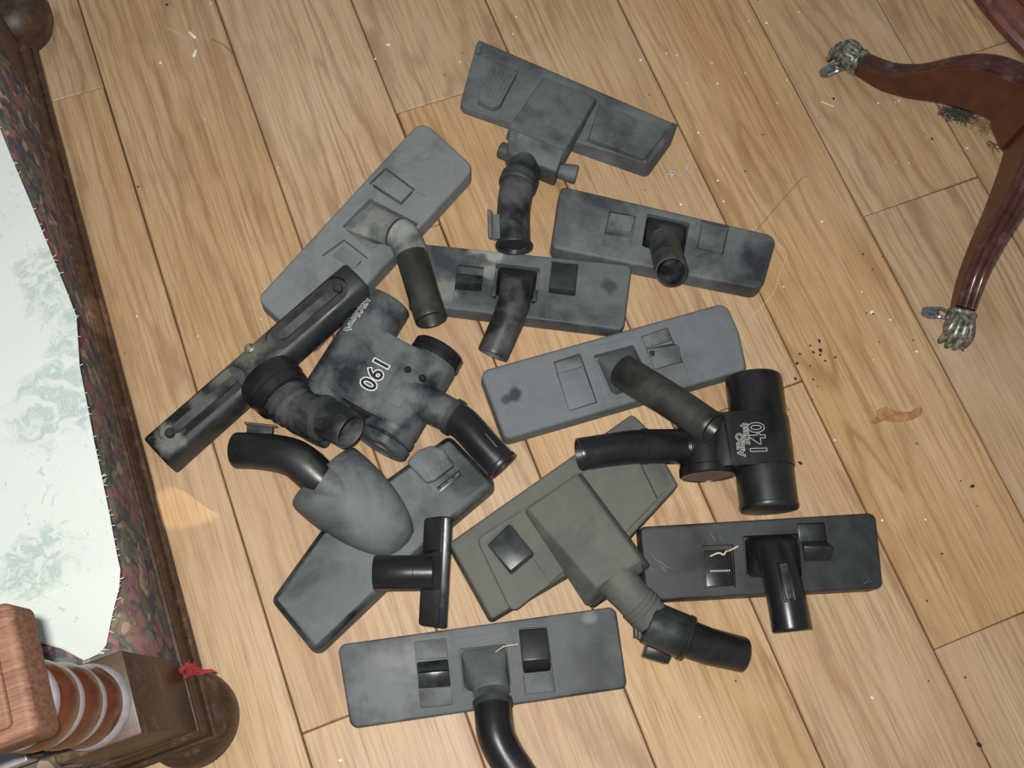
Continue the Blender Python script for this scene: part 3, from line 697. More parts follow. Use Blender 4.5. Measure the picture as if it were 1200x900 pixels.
t.add('socket', hood_bm(t.L([(435, 235.5), (488.5, 264), (431.5, 291.5), (403.5, 265)], 0.0185), t.l(470, 276, 0.052), Vector(t.l(483, 296, 0.058) - t.l(452, 262, 0.046)), 0.0185, ext=0.004), CHALK)
t.add('elbow', tube_bm(t.path([(466, 273, 0.051, 0.0195), (473, 278, 0.053, 0.0202), (478, 288, 0.0545, 0.0201), (482, 299, 0.055, 0.0198)]), hollow=0), CHALK)
t.add('neck', tube_bm(t.path([(464, 272, 0.050, 0.0192), (473, 278, 0.053, 0.0198), (478, 289, 0.0545, 0.0196), (484, 306, 0.0555, 0.0192), (505, 375, 0.063, 0.0190)])), BLACK_GREASY)

# E: slim hard-floor brush, left
t = Thing('hard_floor_brush', (300, 435), (400, 335), 'slim black hard-floor brush with two grooved arms and a ribbed swivel neck, at the left', 'floor brush', GR)
zs = lambda p: 0.049 * max(0, min(1, (p.x + 0.165) / 0.31))
P4 = [t.l(165, 511, 0.036), t.l(402, 305, 0.084), t.l(432, 335, 0.084), t.l(198, 547, 0.036)]
P4 = [Vector((p.x, p.y, 0)) for p in P4]; rings = []
PRF = [(-0.01, 0.0), (-0.02, 0.004), (0.0, 0.017), (0.025, 0.0245), (0.075, 0.0305), (0.15, 0.0338), (0.3, 0.0352), (0.5, 0.0358)]
PRF = PRF + [(1 - v, z) for v, z in reversed(PRF[:-1])]
for f, k in ((0, 0.93), (0.004, 0.98), (0.012, 1.0), (0.08, 1.0), (0.3, 1.0), (0.5, 1.0), (0.7, 1.0), (0.92, 1.0), (0.988, 1.0), (0.996, 0.98), (1, 0.93)):
    a, b = P4[0].lerp(P4[1], f), P4[3].lerp(P4[2], f)
    rings.append([a.lerp(b, 0.5 + (v - 0.5) * k) + Vector((0, 0, 0.017 + (z - 0.017) * k)) for v, z in PRF])
bm = bmesh.new(); loft(bm, rings); shear(bm, zs)
bd = t.add('body', bm, BLACK_DUSTY, 45)
bd.data.materials[0] = plastic('chalk_marked_black_plastic', rgb(26, 29, 30), rgb(52, 56, 57), 0.4, 0.34, 8.8, 0.4, 18, True,
    [(t.l(198, 513, 0.036), 0.022, rgb(140, 146, 140), 0.65), (t.l(262, 440, 0.05), 0.02, rgb(120, 124, 112), 0.5), (t.l(290, 408, 0.06), 0.03, rgb(128, 130, 116), 0.55), (t.l(232, 470, 0.04), 0.014, rgb(130, 134, 130), 0.4)])
def oval(a, b, w, z0, z1, n=12):
    a = Vector((a.x, a.y)); b = Vector((b.x, b.y)); d = (b - a).normalized(); s = Vector((-d.y, d.x)); r = w / 2; out = []
    for k in range(n + 1): q = -PI / 2 + PI * k / n; out.append(b + d * (r * math.cos(q)) + s * (r * math.sin(q)))
    for k in range(n + 1): q = PI / 2 + PI * k / n; out.append(a + d * (r * math.cos(q)) + s * (r * math.sin(q)))
    bm = slab_bm([(p.x, p.y) for p in out], z0, z1, 0.0, 0.0); shear(bm, zs); return bm
wl = [(t.l(203, 505, 0.035), t.l(272, 446, 0.05)), (t.l(329, 396, 0.06), t.l(392, 341, 0.075))]
cut(bd, [oval(a, b, 0.033, 0.0255, 0.06) for a, b in wl])
for a, b in wl:
    t.add('arm_rib', oval(a.lerp(b, 0.05), b.lerp(a, 0.0), 0.0105, 0.024, 0.0300), BLACK_DUSTY)
s0 = t.l(199, 507, 0.036); t.add('screw_boss', sleeve_bm((s0.x, s0.y, zs(s0) + 0.024), (s0.x, s0.y, zs(s0) + 0.0325), [(0, 0.006), (0.7, 0.006), (1, 0.0045)], 20), G_DARK)
s0 = t.l(396, 338, 0.076); t.add('screw_boss', sleeve_bm((s0.x, s0.y, zs(s0) + 0.024), (s0.x, s0.y, zs(s0) + 0.0325), [(0, 0.006), (0.7, 0.006), (1, 0.0045)], 20), G_DARK)
s0 = t.l(293, 409, 0.06)
t.add('screw_boss', sleeve_bm((s0.x, s0.y, zs(s0) + 0.03), (s0.x, s0.y, zs(s0) + 0.0372), [(0, 0.006), (0.8, 0.006), (0.95, 0.005), (1, 0.003)], 20), BRASS)
t.add('hub', hood_bm(t.L([(266, 432), (312, 392), (334, 416), (288, 458)], 0.052), t.l(316, 444, 0.064), t.l(326, 456, 0.066) - t.l(300, 426, 0.060), 0.030, ext=0.004), BLACK_DUSTY)
a, b = t.l(312, 441, 0.063), t.l(334, 467, 0.068)
t.add('swivel_collar', sleeve_bm(a, b, [(0, 0.030), (0.04, 0.0345), (0.12, 0.036), (0.5, 0.036), (0.56, 0.0335), (0.62, 0.0335), (0.66, 0.035), (0.95, 0.0335), (1, 0.030)]), BLACK)
t.add('ribbed_cone', sleeve_bm(t.l(331, 463, 0.067), t.l(352, 484, 0.075), [(0, 0.0300), (0.14, 0.0300), (0.18, 0.0280), (0.34, 0.0278), (0.38, 0.0290), (0.44, 0.0290), (0.48, 0.0262), (0.62, 0.0260), (0.66, 0.0268), (0.72, 0.0268), (0.76, 0.0245), (1, 0.0235)]), BLACK_DUSTY)
t.add('neck', tube_bm(t.path([(348, 481, 0.073, 0.0235), (356, 485, 0.077, 0.0250), (372, 488, 0.081, 0.0250), (384, 491, 0.085, 0.0232), (398, 498, 0.090, 0.0215), (411, 506, 0.096, 0.0208)]), wall=0.0025, hollow=0.045), BLACK_DUSTY)
t.add('collar_ring', sleeve_bm(t.l(375, 489, 0.0815), t.l(382, 491, 0.0842), [(0, 0.0235), (0.2, 0.0268), (0.8, 0.0265), (1, 0.0235)]), G_DARK)

# turbo brushes: a long roller housing, a turbine drum beside it, a bridge across both
def hull_bm(A0, A1, B0, B1, ra, rb, up=0.0015):
    """bridge: hull of two parallel cylinders A0-A1 (radius ra) and B0-B1 (radius rb)"""
    rings = []
    for A, B in ((A0, B0), (A1, B1)):
        d = (B - A); d.z = 0; x = d.normalized(); r = []
        for k in range(13): q = PI / 2 + PI * k / 12; r.append(A + x * ((ra + up) * math.cos(q)) + Vector((0, 0, (ra + up) * math.sin(q))))
        for k in range(13): q = -PI / 2 + PI * k / 12; r.append(B + x * ((rb + up) * math.cos(q)) + Vector((0, 0, (rb + up) * math.sin(q))))
        rings.append(r)
    bm = bmesh.new(); loft(bm, rings)
    bmesh.ops.recalc_face_normals(bm, faces=bm.faces)
    es = [e for e in bm.edges if len(e.link_faces) == 2 and e.calc_face_angle(0) > 1.0]
    bmesh.ops.bevel(bm, geom=es, offset=0.002, segments=2, affect='EDGES', clamp_overlap=True)
    return bm
def letters(body, size, offset, bold=0.0, align='CENTER', xs=1.0):
    cu = bpy.data.curves.new('lettering', 'FONT'); cu.body = body; cu.size = size; cu.offset = bold; cu.align_x = align; cu.align_y = 'CENTER'
    cu.resolution_u = 3; cu.fill_mode = 'FRONT'; cu.space_character = 1.08
    o = bpy.data.objects.new('lettering', cu); COL.objects.link(o); bpy.context.view_layer.update()
    me = bpy.data.meshes.new_from_object(o.evaluated_get(bpy.context.evaluated_depsgraph_get()))
    bpy.data.objects.remove(o); bpy.data.curves.remove(cu)
    bm = bmesh.new(); bm.from_mesh(me); bpy.data.meshes.remove(me)
    bmesh.ops.remove_doubles(bm, verts=bm.verts, dist=1e-6)
    for k in range(-20, 21):
        bmesh.ops.bisect_plane(bm, geom=bm.verts[:] + bm.edges[:] + bm.faces[:], plane_co=(0, k * 0.0015, 0), plane_no=(0, 1, 0))
    for v in bm.verts: v.co.x *= xs
    return bm
def print_on(t, name, body, size, centre, xdir, mat, lift, bold, axis=None, R=None, xs=1.0, slant=0.0, parent=None, bold2=0.0, flat_side=False):
    """lettering in outline: a bold light layer under a thinner dark one; flat, or wrapped round the cylinder (axis point, radius)"""
    for mt, bo, lf, nm in ((mat, bold, lift, name), (PRINT_K, bold2, lift + 0.00012, name)):
        bm = letters(body, size, 0, bo, 'CENTER', xs)
        x = Vector((xdir.x, xdir.y, 0)).normalized(); y = Vector((-x.y, x.x, 0))
        for v in bm.verts:
            px, py = v.co.x + slant * v.co.y, v.co.y
            if axis is None: v.co = Vector(centre) + x * px + y * py + Vector((0, 0, lf))
            else:
                s0 = (Vector(centre) - axis).dot(y); a0 = math.asin(max(-1, min(1, s0 / R))); an = a0 + py / R
                base = axis + x * ((Vector(centre) - axis).dot(x) + px)
                if flat_side and s0 + py > 0: v.co = base + y * (s0 + py) + Vector((0, 0, R + lf)); continue
                v.co = base + y * ((R + lf) * math.sin(an)) + Vector((0, 0, (R + lf) * math.cos(an)))
        o = bpy.data.objects.new(nm, None); me = bpy.data.meshes.new(nm); bm.to_mesh(me); bm.free(); bpy.data.objects.remove(o)
        link(nm, me, mt, parent or t.e)

# F: the larger turbo brush
t = Thing('turbo_brush', (430, 440), (490, 330), 'smeared black turbo brush printed 190 in white outline, lying left of centre', 'turbo brush', GR)
RR = 0.0305
A0, A1 = t.l(455, 354, RR), t.l(356, 510, RR); A0.z = A1.z = RR
ax = (A1 - A0).normalized()
D0, D1 = t.l(509, 411, RR), t.l(453, 523, RR)
nrm = Vector((-ax.y, ax.x, 0)); nrm = nrm if nrm.dot(D0 - A0) > 0 else -nrm
sep = ((D0 + D1) / 2 - A0).dot(nrm)
sD0, sD1 = (D0 - A0).dot(ax), (D1 - A0).dot(ax)
D0 = A0 + ax * sD0 + nrm * sep; D1 = A0 + ax * sD1 + nrm * sep
Lr = (A1 - A0).length
ro = t.add('roller_housing', sleeve_bm(A0, A1, [(0, 0.024), (0.0, 0.0285), (0.012, 0.0302), (0.03, RR), (0.97, RR), (0.988, 0.0302), (1, 0.0285), (1, 0.024)], 48), TURBO)
b0, b1 = sD0 + 0.016, sD1 - 0.020
br = t.add('bridge', hull_bm(A0 + ax * b0, A0 + ax * b1, D0 + ax * (b0 - sD0), D0 + ax * (b1 - sD0), RR, RR), TURBO, 30)
t.add('turbine_drum', sleeve_bm(D0, D1, [(0, 0.026), (0.0, 0.029), (0.02, 0.031), (0.98, 0.031), (1, 0.029), (1, 0.02)], 48), TURBO)
LD = (D1 - D0).length
t.add('drum_cap', sleeve_bm(D0 - ax * 0.006, D0 + ax * 0.012, [(0, 0.024), (0, 0.029), (0.15, 0.032), (0.55, 0.0322), (0.6, 0.0312), (0.7, 0.0312), (0.75, 0.0325), (1, 0.0325), (1, 0.03)], 48), BLACK)
cp = t.add('drum_cap', sleeve_bm(D1 - ax * 0.016, D1 + ax * 0.006, [(0, 0.03), (0, 0.0325), (0.3, 0.0325), (0.35, 0.031), (0.45, 0.031), (0.5, 0.0325), (0.9, 0.032), (1, 0.0295), (1, 0.025), (0.9, 0.0235), (0.9, 0.010), (1.0, 0.009), (1.0, 0.004)], 48), TURBO)
top = 2 * RR + 0.0015
t.block('bridge_plate', [(445, 466, top + 0.0012), (470, 424.5, top + 0.0012), (492, 437, top + 0.0012), (468, 478, top + 0.0012)], top - 0.003, TURBO, 0.02, 0.0008)
for q in ((478, 433.5), (495, 443)):
    c = t.l(*q, top); t.add('screw_cap', sleeve_bm((c.x, c.y, top - 0.002), (c.x, c.y, top + 0.0022), [(0, 0.0048), (0.7, 0.0045), (1, 0.0035)], 20), BLACK)
t.add('socket', tube_bm(t.path([(474, 463, 0.038, 0.028), (490, 469, 0.042, 0.0245), (506, 476, 0.046, 0.0212), (530, 488, 0.052, 0.0200)]), hollow=0), TURBO)
t.add('collar_ring', sleeve_bm(t.l(528, 487, 0.0515), t.l(535, 491, 0.053), [(0, 0.0205), (0.1, 0.0225), (0.8, 0.0225), (1, 0.019)]), G_DARK)
t.add('neck', tube_bm(t.path([(531, 489, 0.0525, 0.0195), (541, 495, 0.055, 0.0195), (553, 507, 0.057, 0.0192), (566, 522, 0.0575, 0.0190), (589, 546, 0.0575, 0.0188)])), BLACK)
t.add('end_lip', tube_bm([(*t.l(585, 542, 0.0575), 0.019), (*t.l(586, 543, 0.0575), 0.0202), (*t.l(589.5, 546.6, 0.0575), 0.0202)], False, 0.003, 0.03), BLACK)
t.block('neck_slot', [(567, 507, 0.0755), (570, 508, 0.0755), (584, 524, 0.0755), (581, 524, 0.0755)], 0.068, G_DARK, 0, 0.0004)
c = t.l(438.5, 437.5, top); print_on(t, 'number_print', '190', 0.0270, (c.x, c.y, top), ax, PRINT_W, 0.0002, 0.0017, None, None, 0.98, bold2=0.0006)
c = t.l(419, 371, 0.05); print_on(t, 'name_print', 'AIRObrush', 0.0150, (c.x, c.y, 0), ax, PRINT_W, 0.0002, 0.0009, A0, RR + 0.0016, 0.66, bold2=0.0001)

# G: long grey nozzle, right of centre
t = Thing('floor_nozzle', (715, 440), (800, 417), 'matt grey floor nozzle with raised square pedal and a thick black neck pointing down right', NZ, GR)
std_head(t, [(562, 434.5), (851, 353.5), (866, 388), (876, 432.5), (592, 515)], 0.030, G_LIGHT2, [0.010, 0.013, 0.04, 0.008, 0.008], 0.0045,
         [(648, 424), (680, 414), (700, 472), (667, 482)], [(695, 416.5), (742.5, 404), (765, 452), (716, 468)], [(751, 394.5), (782, 383.5), (801, 425), (768, 434)],
         [([(692, 411.5), (744, 398.5), (743, 394), (690, 407)], 0.0012, 0.001), ([(694, 418), (691, 419), (708, 482), (711, 481)], 0.0012, 0.0), ([(799, 424), (801, 423), (806, 441), (804, 442)], 0.0012, 0.0)])
bpy.data.objects[t.e.children[0].name].data.materials[0] = plastic('smudged_slate_plastic', rgb(76, 82, 85), rgb(108, 115, 118), 0.65, 0.5, 4.3, 0.3, 11, True,
    [(t.l(603, 462, 0.030), 0.011, rgb(44, 48, 51), 0.9), (t.l(594, 468, 0.030), 0.008, rgb(48, 52, 55), 0.8)])
t.block('pedal', [(653.5, 437.5, 0.0325), (683.5, 429.5, 0.0325), (699, 471, 0.0315), (667, 481, 0.0315)], 0.022, G_LIGHT2, 0.0, 0.0012)
t.block('slot_plate', [(650, 425, 0.0255), (679.5, 416, 0.0255), (683.5, 429, 0.0285), (653.5, 437.5, 0.0285)], 0.022, WELL, 0.0, 0.0005)
t.block('slot_plate', [(752, 395, 0.0300), (781, 384.5, 0.0300), (787.5, 398, 0.0265), (757, 407.5, 0.0265)], 0.022, WELL, 0.0, 0.0005)
t.block('pedal', [(757, 409, 0.0405), (796, 404, 0.0405), (799, 424, 0.040), (767, 433, 0.036)], 0.022, G_MID, 0.0, 0.0015, base=[(756, 409), (789, 402), (799, 424), (767, 433)])
t.block('pedal_notch', [(761, 411.5, 0.0412), (767, 410.5, 0.0412), (767, 416.5, 0.0412), (762, 417.5, 0.0412)], 0.039, BLACK, 0, 0.0003)
t.add('socket', hood_bm(t.L([(699, 417.5), (740.5, 406.5), (762, 450.5), (717, 464.5)], 0.0175), t.l(736, 439, 0.052), t.l(752, 451, 0.060) - t.l(722, 424, 0.040), 0.0195, ext=0.002), G_LIGHT2)
t.add('neck', tube_bm(t.path([(729, 434, 0.048, 0.0202), (738, 440, 0.053, 0.0208), (750, 448, 0.060, 0.0208), (785, 469, 0.077, 0.0202), (834, 502, 0.0985, 0.0196)]), wall=0.0025), BLACK_GREASY)

# H: the smaller turbo brush
t = Thing('turbo_brush', (880, 520), (889, 600), 'clean black turbo brush printed 140 in thin outline, right of centre', 'turbo brush', GR)
RR = 0.0335
A0, A1 = t.l(882, 441, RR), t.l(901, 598, RR); ax = (A1 - A0); ax.z = 0; ax.normalize(); A0.z = A1.z = RR
nrm = Vector((ax.y, -ax.x, 0)); Dm = t.l(822, 490, RR); nrm = nrm if nrm.dot(Dm - A0) > 0 else -nrm
D1 = t.l(829, 555, 0.032); sep = (D1 - A0).dot(nrm); sD1 = (D1 - A0).dot(ax)
RD = 0.0315; mk = lambda s, q=0.0, z=RR: Vector((*(A0 + ax * s + nrm * q).xy, z))
Lr = (A1 - A0).dot(ax)
t.add('roller_housing', sleeve_bm(A0, mk(Lr), [(0, 0.026), (0.0, 0.0300), (0.010, 0.0325), (0.03, RR), (0.96, RR), (0.965, 0.0343), (0.985, 0.0343), (1, 0.0325), (1, 0.02)], 48), BLACK)
s_a, s_b = (t.l(846, 484, 0.06) - A0).dot(ax), (t.l(862, 546, 0.06) - A0).dot(ax)
t.add('bridge', hull_bm(mk(s_a), mk(s_b), mk(s_a, sep * 0.62), mk(s_b, sep * 0.62), RR, RR, 0.0016), BLACK, 30)
bm = sleeve_bm(mk(s_a + 0.004, sep, RD), mk(sD1 + 0.004, sep, RD), [(0, 0.025), (0, 0.029), (0.03, RD), (0.82, RD), (0.84, 0.0328), (0.97, 0.0328), (1, 0.0312), (1, 0.0280), (0.95, 0.0275), (0.95, 0.01)], 48)
t.add('turbine_drum', bm, BLACK)
t.add('intake_mesh', sleeve_bm(mk(sD1 + 0.0015, sep, RD), mk(sD1 + 0.0032, sep, RD), [(0, 0.0275), (1, 0.0275)], 48), plain('dusty_felt', rgb(122, 106, 92), 0.9))
t.add('bridge_seam', slab_bm(t.L([(847, 485), (849, 485), (860, 545), (858, 545)], 0.070), 0.066, 0.0698, 0.0005, 0.0006), BLACK)
t.add('socket', tube_bm(t.path([(812, 524, 0.034, 0.026), (804, 523.5, 0.036, 0.0225), (795, 523, 0.038, 0.0205), (760, 523, 0.048, 0.0202), (752, 523, 0.050, 0.0200)]), hollow=0), BLACK)
t.add('collar_ring', sleeve_bm(t.l(758, 523, 0.0485), t.l(752, 523, 0.0500), [(0, 0.0195), (0.1, 0.0212), (0.8, 0.0212), (1, 0.0195)]), BLACK)
t.add('neck', tube_bm(t.path([(756, 523, 0.0490, 0.0198), (740, 524, 0.0525, 0.0198), (722, 526, 0.056, 0.0192), (678, 532.5, 0.060, 0.0188)])), BLACK)
zt = RR * 2 + 0.0016; rd = -ax
print_on(t, 'number_print', '140', 0.0265, t.l(888.5, 514, zt), rd, PRINT_G, 0.0004, 0.0009, mk(0, 0, RR), RR + 0.0016, 0.93, bold2=0.0003, flat_side=True)
print_on(t, 'name_print', 'AIRO', 0.0115, t.l(868, 521, zt), rd, PRINT_G, 0.0002, 0.0007, None, None, 0.95, bold2=0.0001)
print_on(t, 'name_print', 'brush', 0.0115, t.l(873.5, 508, zt), rd, PRINT_G, 0.0004, 0.0006, None, None, 0.9, 0.2, bold2=0.0001)

# I: black nozzle, lower right
t = Thing('floor_nozzle', (892, 655), (980, 649), 'black floor nozzle with scratches and a slotted upright neck, lowest on the right', NZ, GR)
std_head(t, [(750, 617), (1026, 600.5), (1035, 689), (758, 704)], 0.028, G_DARK, [0.006, 0.008, 0.008, 0.007], 0.003,
         [(822, 639), (859.5, 638), (862.5, 688.5), (825.5, 690.5)], [(870, 628), (936, 625), (940, 677), (874.5, 678.5)], [(934, 613.5), (966, 612), (970, 637), (937, 638)])
bm = bmesh.new()
for a, b in (((762, 648), (773, 660)), ((772, 656), (781, 665)), ((781, 664), (790, 667)), ((775, 663), (781, 671)), ((760, 664), (767, 669)), ((843, 627), (847, 634)), ((833, 625), (838, 633)), ((1016, 676), (1022, 682)), ((1012, 684), (1020, 680))):
    t.ridge((*a, 0.0280), (*b, 0.0280), 0.0009, 0.0003, bm)
t.add('scratches', bm, WELL)['kind'] = 'stuff'
bm = hexa_bm(t.L([(825, 645, 0.024), (857, 644, 0.024), (860, 686, 0.0285), (828, 688, 0.0285)]), t.L([(825, 645, 0.0205), (857, 644, 0.0205), (860, 686, 0.0205), (828, 688, 0.0205)]), 0.0012)
t.add('pedal', bm, BLACK)
bm = bmesh.new()
for k in range(10):
    a = t.l(833 + 2.4 * k, 669.2 - 0.06 * k, 0.0268); box_bm(a, (0.0011, 0.0022, 0.0008), 0, 0, bm)
t.add('pedal_ticks', bm, PRINT_G)
t.block('slot_plate', [(935, 614.5, 0.0275), (964.5, 613, 0.0275), (968, 634, 0.0245), (937, 635.5, 0.0245)], 0.0205, GLOSS, 0, 0.0006)
t.block('pedal', [(942, 640, 0.042), (978, 641, 0.044), (974, 657, 0.036), (943, 658, 0.034)], 0.027, BLACK, 0, 0.0015, base=[(939, 634), (969, 633.5), (968, 655), (942, 656)])
t.add('socket', hood_bm(t.L([(872, 630), (934, 627), (938, 675), (876, 676.5)], 0.0155), t.l(908, 647, 0.048), t.l(918, 690, 0.066) - t.l(904, 632, 0.040), 0.0190, ext=0.004), BLACK_GREASY)
nk = t.add('neck', tube_bm(t.path([(906, 642, 0.047, 0.0198), (909.5, 655, 0.051, 0.0205), (913, 668, 0.055, 0.0208), (921, 703, 0.060, 0.0210), (927.5, 739, 0.060, 0.0212)]), wall=0.0026), BLACK)
t.block('neck_slot', [(913, 661, 0.0770), (924, 659, 0.0770), (933, 699, 0.0820), (922, 703, 0.0820)], 0.066, BLACK_DUSTY, -0.05, 0.0012)
bm = t.ridge((911.5, 659, 0.0765), (921, 706, 0.0822), 0.0022, 0.004); t.ridge((923, 657.5, 0.0765), (932, 703, 0.0818), 0.0022, 0.004, bm); t.add('slot_rail', bm, BLACK)

# J: big taupe head with wide centre duct
t = Thing('floor_nozzle', (650, 612), (735, 556), 'taupe five-sided floor nozzle with a wide sloping centre duct and jointed neck, low centre', NZ, GR)
t.body('body', [(526, 636), (741, 484.5), (755, 497), (795, 568), (736, 632), (576, 726)], 0.032, G_OLIVE, [0.004, 0.006, 0.01, 0.004, 0.01, 0.004], 0.004, 0, draft=0.002, foot=0.003)
t.block('end_facet', [(738, 516, 0.0365), (756, 500, 0.031), (791, 567, 0.031), (771, 584, 0.0365)], 0.026, G_OLIVE, 0.0, 0.002)
t.body('frame_plate', [(558, 631), (620, 592), (684, 552), (737, 514), (771, 585), (730, 628), (664, 668), (600, 719)], 0.0375, G_OLIVE, [0.01, 0.0, 0.0, 0.003, 0.003, 0.0, 0.0, 0.008], 0.0022, 0.03, wells=[([(568, 637), (597.5, 610.5), (645, 684), (616, 704)], 0.003, 0.002)])
t.block('pedal', [(571, 638.5, 0.039), (597, 613.5, 0.039), (625, 647, 0.0455), (598, 669, 0.0455)], 0.034, GLOSS, 0.0, 0.002, base=[(571, 638.5), (597, 613.5), (627.5, 651), (599, 675)])
t.block('centre_duct', [(618, 595, 0.0500), (676, 555, 0.0500), (752, 657, 0.066), (699, 690, 0.066)], 0.034, G_OLIVE, 0.0, 0.003, base=[(613, 600), (682, 553), (764, 664), (686, 712)])
t.block('duct_front', [(700, 688, 0.065), (751, 657, 0.065), (754, 669, 0.050), (709, 697, 0.050)], 0.012, G_OLIVE, 0.0, 0.002, base=[(686, 690), (756, 655), (756, 672), (694, 714)])
t.add('duct_fin', hexa_bm(t.L([(672, 680, 0.030), (690, 668, 0.040), (698, 700, 0.034), (692, 712, 0.020)]), t.L([(672, 682, 0.012), (688, 672, 0.012), (698, 702, 0.008), (692, 713, 0.006)]), 0.002), G_OLIVE)
t.add('neck', tube_bm(t.path([(719, 676, 0.046, 0.0235), (728, 686, 0.046, 0.0225), (740, 699, 0.045, 0.0215), (752, 713, 0.043, 0.0208), (764, 724, 0.041, 0.0208)]), hollow=0), G_OLIVE)
t.add('corrugation', sleeve_bm(t.l(746, 706, 0.044), t.l(757, 717, 0.042), [(0, 0.0208), (0.05, 0.0226), (0.25, 0.0226), (0.3, 0.0205), (0.4, 0.0205), (0.45, 0.0226), (0.6, 0.0226), (0.65, 0.0205), (0.75, 0.0205), (0.8, 0.0228), (1, 0.0228), (1, 0.02)]), G_OLIVE)
bm = bmesh.new()
for k in range(3):
    c = t.l(744.5 + 4.2 * k, 741 + 2 * k, 0.030); box_bm(c, (0.003, 0.012, 0.014), -0.6, 0.0006, bm)
t.add('grip_teeth', bm, G_OLIVE)
a, b = t.l(758, 728, 0.040), t.l(806, 748.5, 0.037)
t.add('lock_sleeve', sleeve_bm(a, b, [(0, 0.0205), (0, 0.0235), (0.03, 0.0248), (0.88, 0.0252), (0.9, 0.0262), (0.97, 0.0262), (1, 0.0235), (1, 0.019)]), GLOSS)
t.block('release_clip', [(760, 752, 0.034), (790, 762, 0.034), (783, 778, 0.030), (754, 769, 0.030)], 0.008, BLACK, 0.0, 0.0018)
t.block('release_clip', [(762, 748, 0.044), (792, 759, 0.044), (788, 768, 0.038), (758, 757, 0.038)], 0.02, GLOSS, 0.0, 0.0018)
t.add('neck', tube_bm(t.path([(803, 747, 0.037, 0.0212), (830, 757, 0.034, 0.0205), (871, 767, 0.027, 0.0195)]), smooth=False), BLACK)

# K: domed head
t = Thing('floor_nozzle', (449, 636), (520, 570), 'slate grey floor nozzle with a big half-dome hood and dark worn wing edges', NZ, GR)
bm = slab_bm(t.L([(316, 703), (374, 622), (450, 562), (527, 508), (583, 566), (530, 611), (446, 693), (368, 767)], 0.034), 0, 0.034, [0.0095, 0.03, 0.02, 0.0095, 0.0095, 0.02, 0.02, 0.0095], 0.009, 0.0015, 6, 0.002)
bd = t.add('body', bm, G_MID2)
bd.data.materials.append(BLACK_DUSTY)          # rolled edges rubbed back to shiny black
for p in bd.data.polygons:
    if 0.12 < p.normal.z < 0.93: p.material_index = 1
R0, R1 = t.l(350, 600, 0.028), t.l(424, 533, 0.028); tip = t.l(476, 643, 0.032)
mid = (R0 + R1) / 2; axd = Vector((tip.x - mid.x, tip.y - mid.y, 0)); sd = (R1 - R0) / 2; sd.z = 0
rings = []
for f, sc_, h in ((-0.07, 0.985, 0.0455), (-0.06, 1.0, 0.047), (0.0, 1.0, 0.0475), (0.03, 1.0, 0.0475)) + tuple((q / 14, (1 - max(0, q / 14 - 0.03) ** 2.0) ** 0.5, 0.0475 * (1 - (q / 14) ** 2.6) ** 0.6 if q < 14 else 0.0) for q in range(1, 14)) + ((0.97, 0.22, 0.006),):
    r = []
    for k in range(25):
        q = PI * k / 24; ca, sa = math.cos(q), math.sin(q)
        r.append(mid + axd * f + sd * (sc_ * math.copysign(abs(ca) ** 0.75, ca)) + Vector((0, 0, h * abs(sa) ** 0.7)))
    r += [r[-1] * 1.0 - Vector((0, 0, 0.020)), r[0] * 1.0 - Vector((0, 0, 0.020))]
    rings.append(r)
bm = bmesh.new(); loft(bm, rings); t.add('hood', bm, G_MID2, 50)
t.add('socket', tube_bm(t.path([(412, 586, 0.046, 0.0245), (398, 577, 0.052, 0.0245), (384, 568, 0.056, 0.0240), (375, 562, 0.059, 0.0235)]), hollow=0), G_MID2)
t.add('neck', tube_bm(t.path([(380, 565, 0.058, 0.0215), (371, 558, 0.060, 0.0222), (359, 547, 0.063, 0.0222), (345, 537, 0.0635, 0.0216), (325, 531, 0.060, 0.0208), (300, 528, 0.053, 0.0205), (277, 527.5, 0.046, 0.0205)])), BLACK)
bm = hexa_bm(t.L([(289, 497, 0.058), (320, 500, 0.060), (319, 508, 0.064), (289, 507, 0.062)]), t.L([(289, 497, 0.046), (320, 500, 0.048), (319, 509, 0.048), (289, 508, 0.046)]), 0.0012)
hexa_bm(t.L([(286, 494, 0.0605), (324, 498, 0.0625), (324, 500.5, 0.0625), (286, 497, 0.0605)]), t.L([(286, 494, 0.044), (324, 498, 0.046), (324, 500.5, 0.046), (286, 497, 0.044)]), 0.0008, 2, bm)
t.add('release_clip', bm, BLACK_DUSTY)
bm = slab_bm(t.L([(476, 541), (490, 527), (506, 521), (520, 526), (533, 545), (511, 562), (500, 566)], 0.042), 0.028, 0.042, [0.004, 0.012, 0.012, 0.006, 0.003, 0.002, 0.004], 0.003)
sl = t.add('slider', bm, G_MID2)
bm = bmesh.new()
for k in range(6): t.ridge((500 + 4.4 * k, 555.5 - 3.2 * k, 0.0425), (503.0 + 4.4 * k, 559 - 3.2 * k, 0.0425), 0.0016, 0.0016, bm)
t.add('slider_ribs', bm, WELL)
t.block('slider_slot', [(512, 571, 0.0352), (538, 551, 0.0352), (541, 557, 0.0352), (515, 577, 0.0352)], 0.030, BLACK, 0, 0.0004)
bm = bmesh.new()
for k in range(3): t.ridge((517 + 8 * k, 571 - 6.2 * k, 0.0358), (522 + 8 * k, 567 - 6.2 * k, 0.0358), 0.003, 0.001, bm)
t.add('slot_teeth', bm, G_MID)
bm = hexa_bm(t.L([(480, 543, 0.0352), (484, 541, 0.0352), (517, 577, 0.0352), (513, 580, 0.0352)]), t.L([(480, 543, 0.032), (484, 541, 0.032), (517, 577, 0.032), (513, 580, 0.032)]), 0.0005)
t.add('slider_guide', bm, G_MID2)

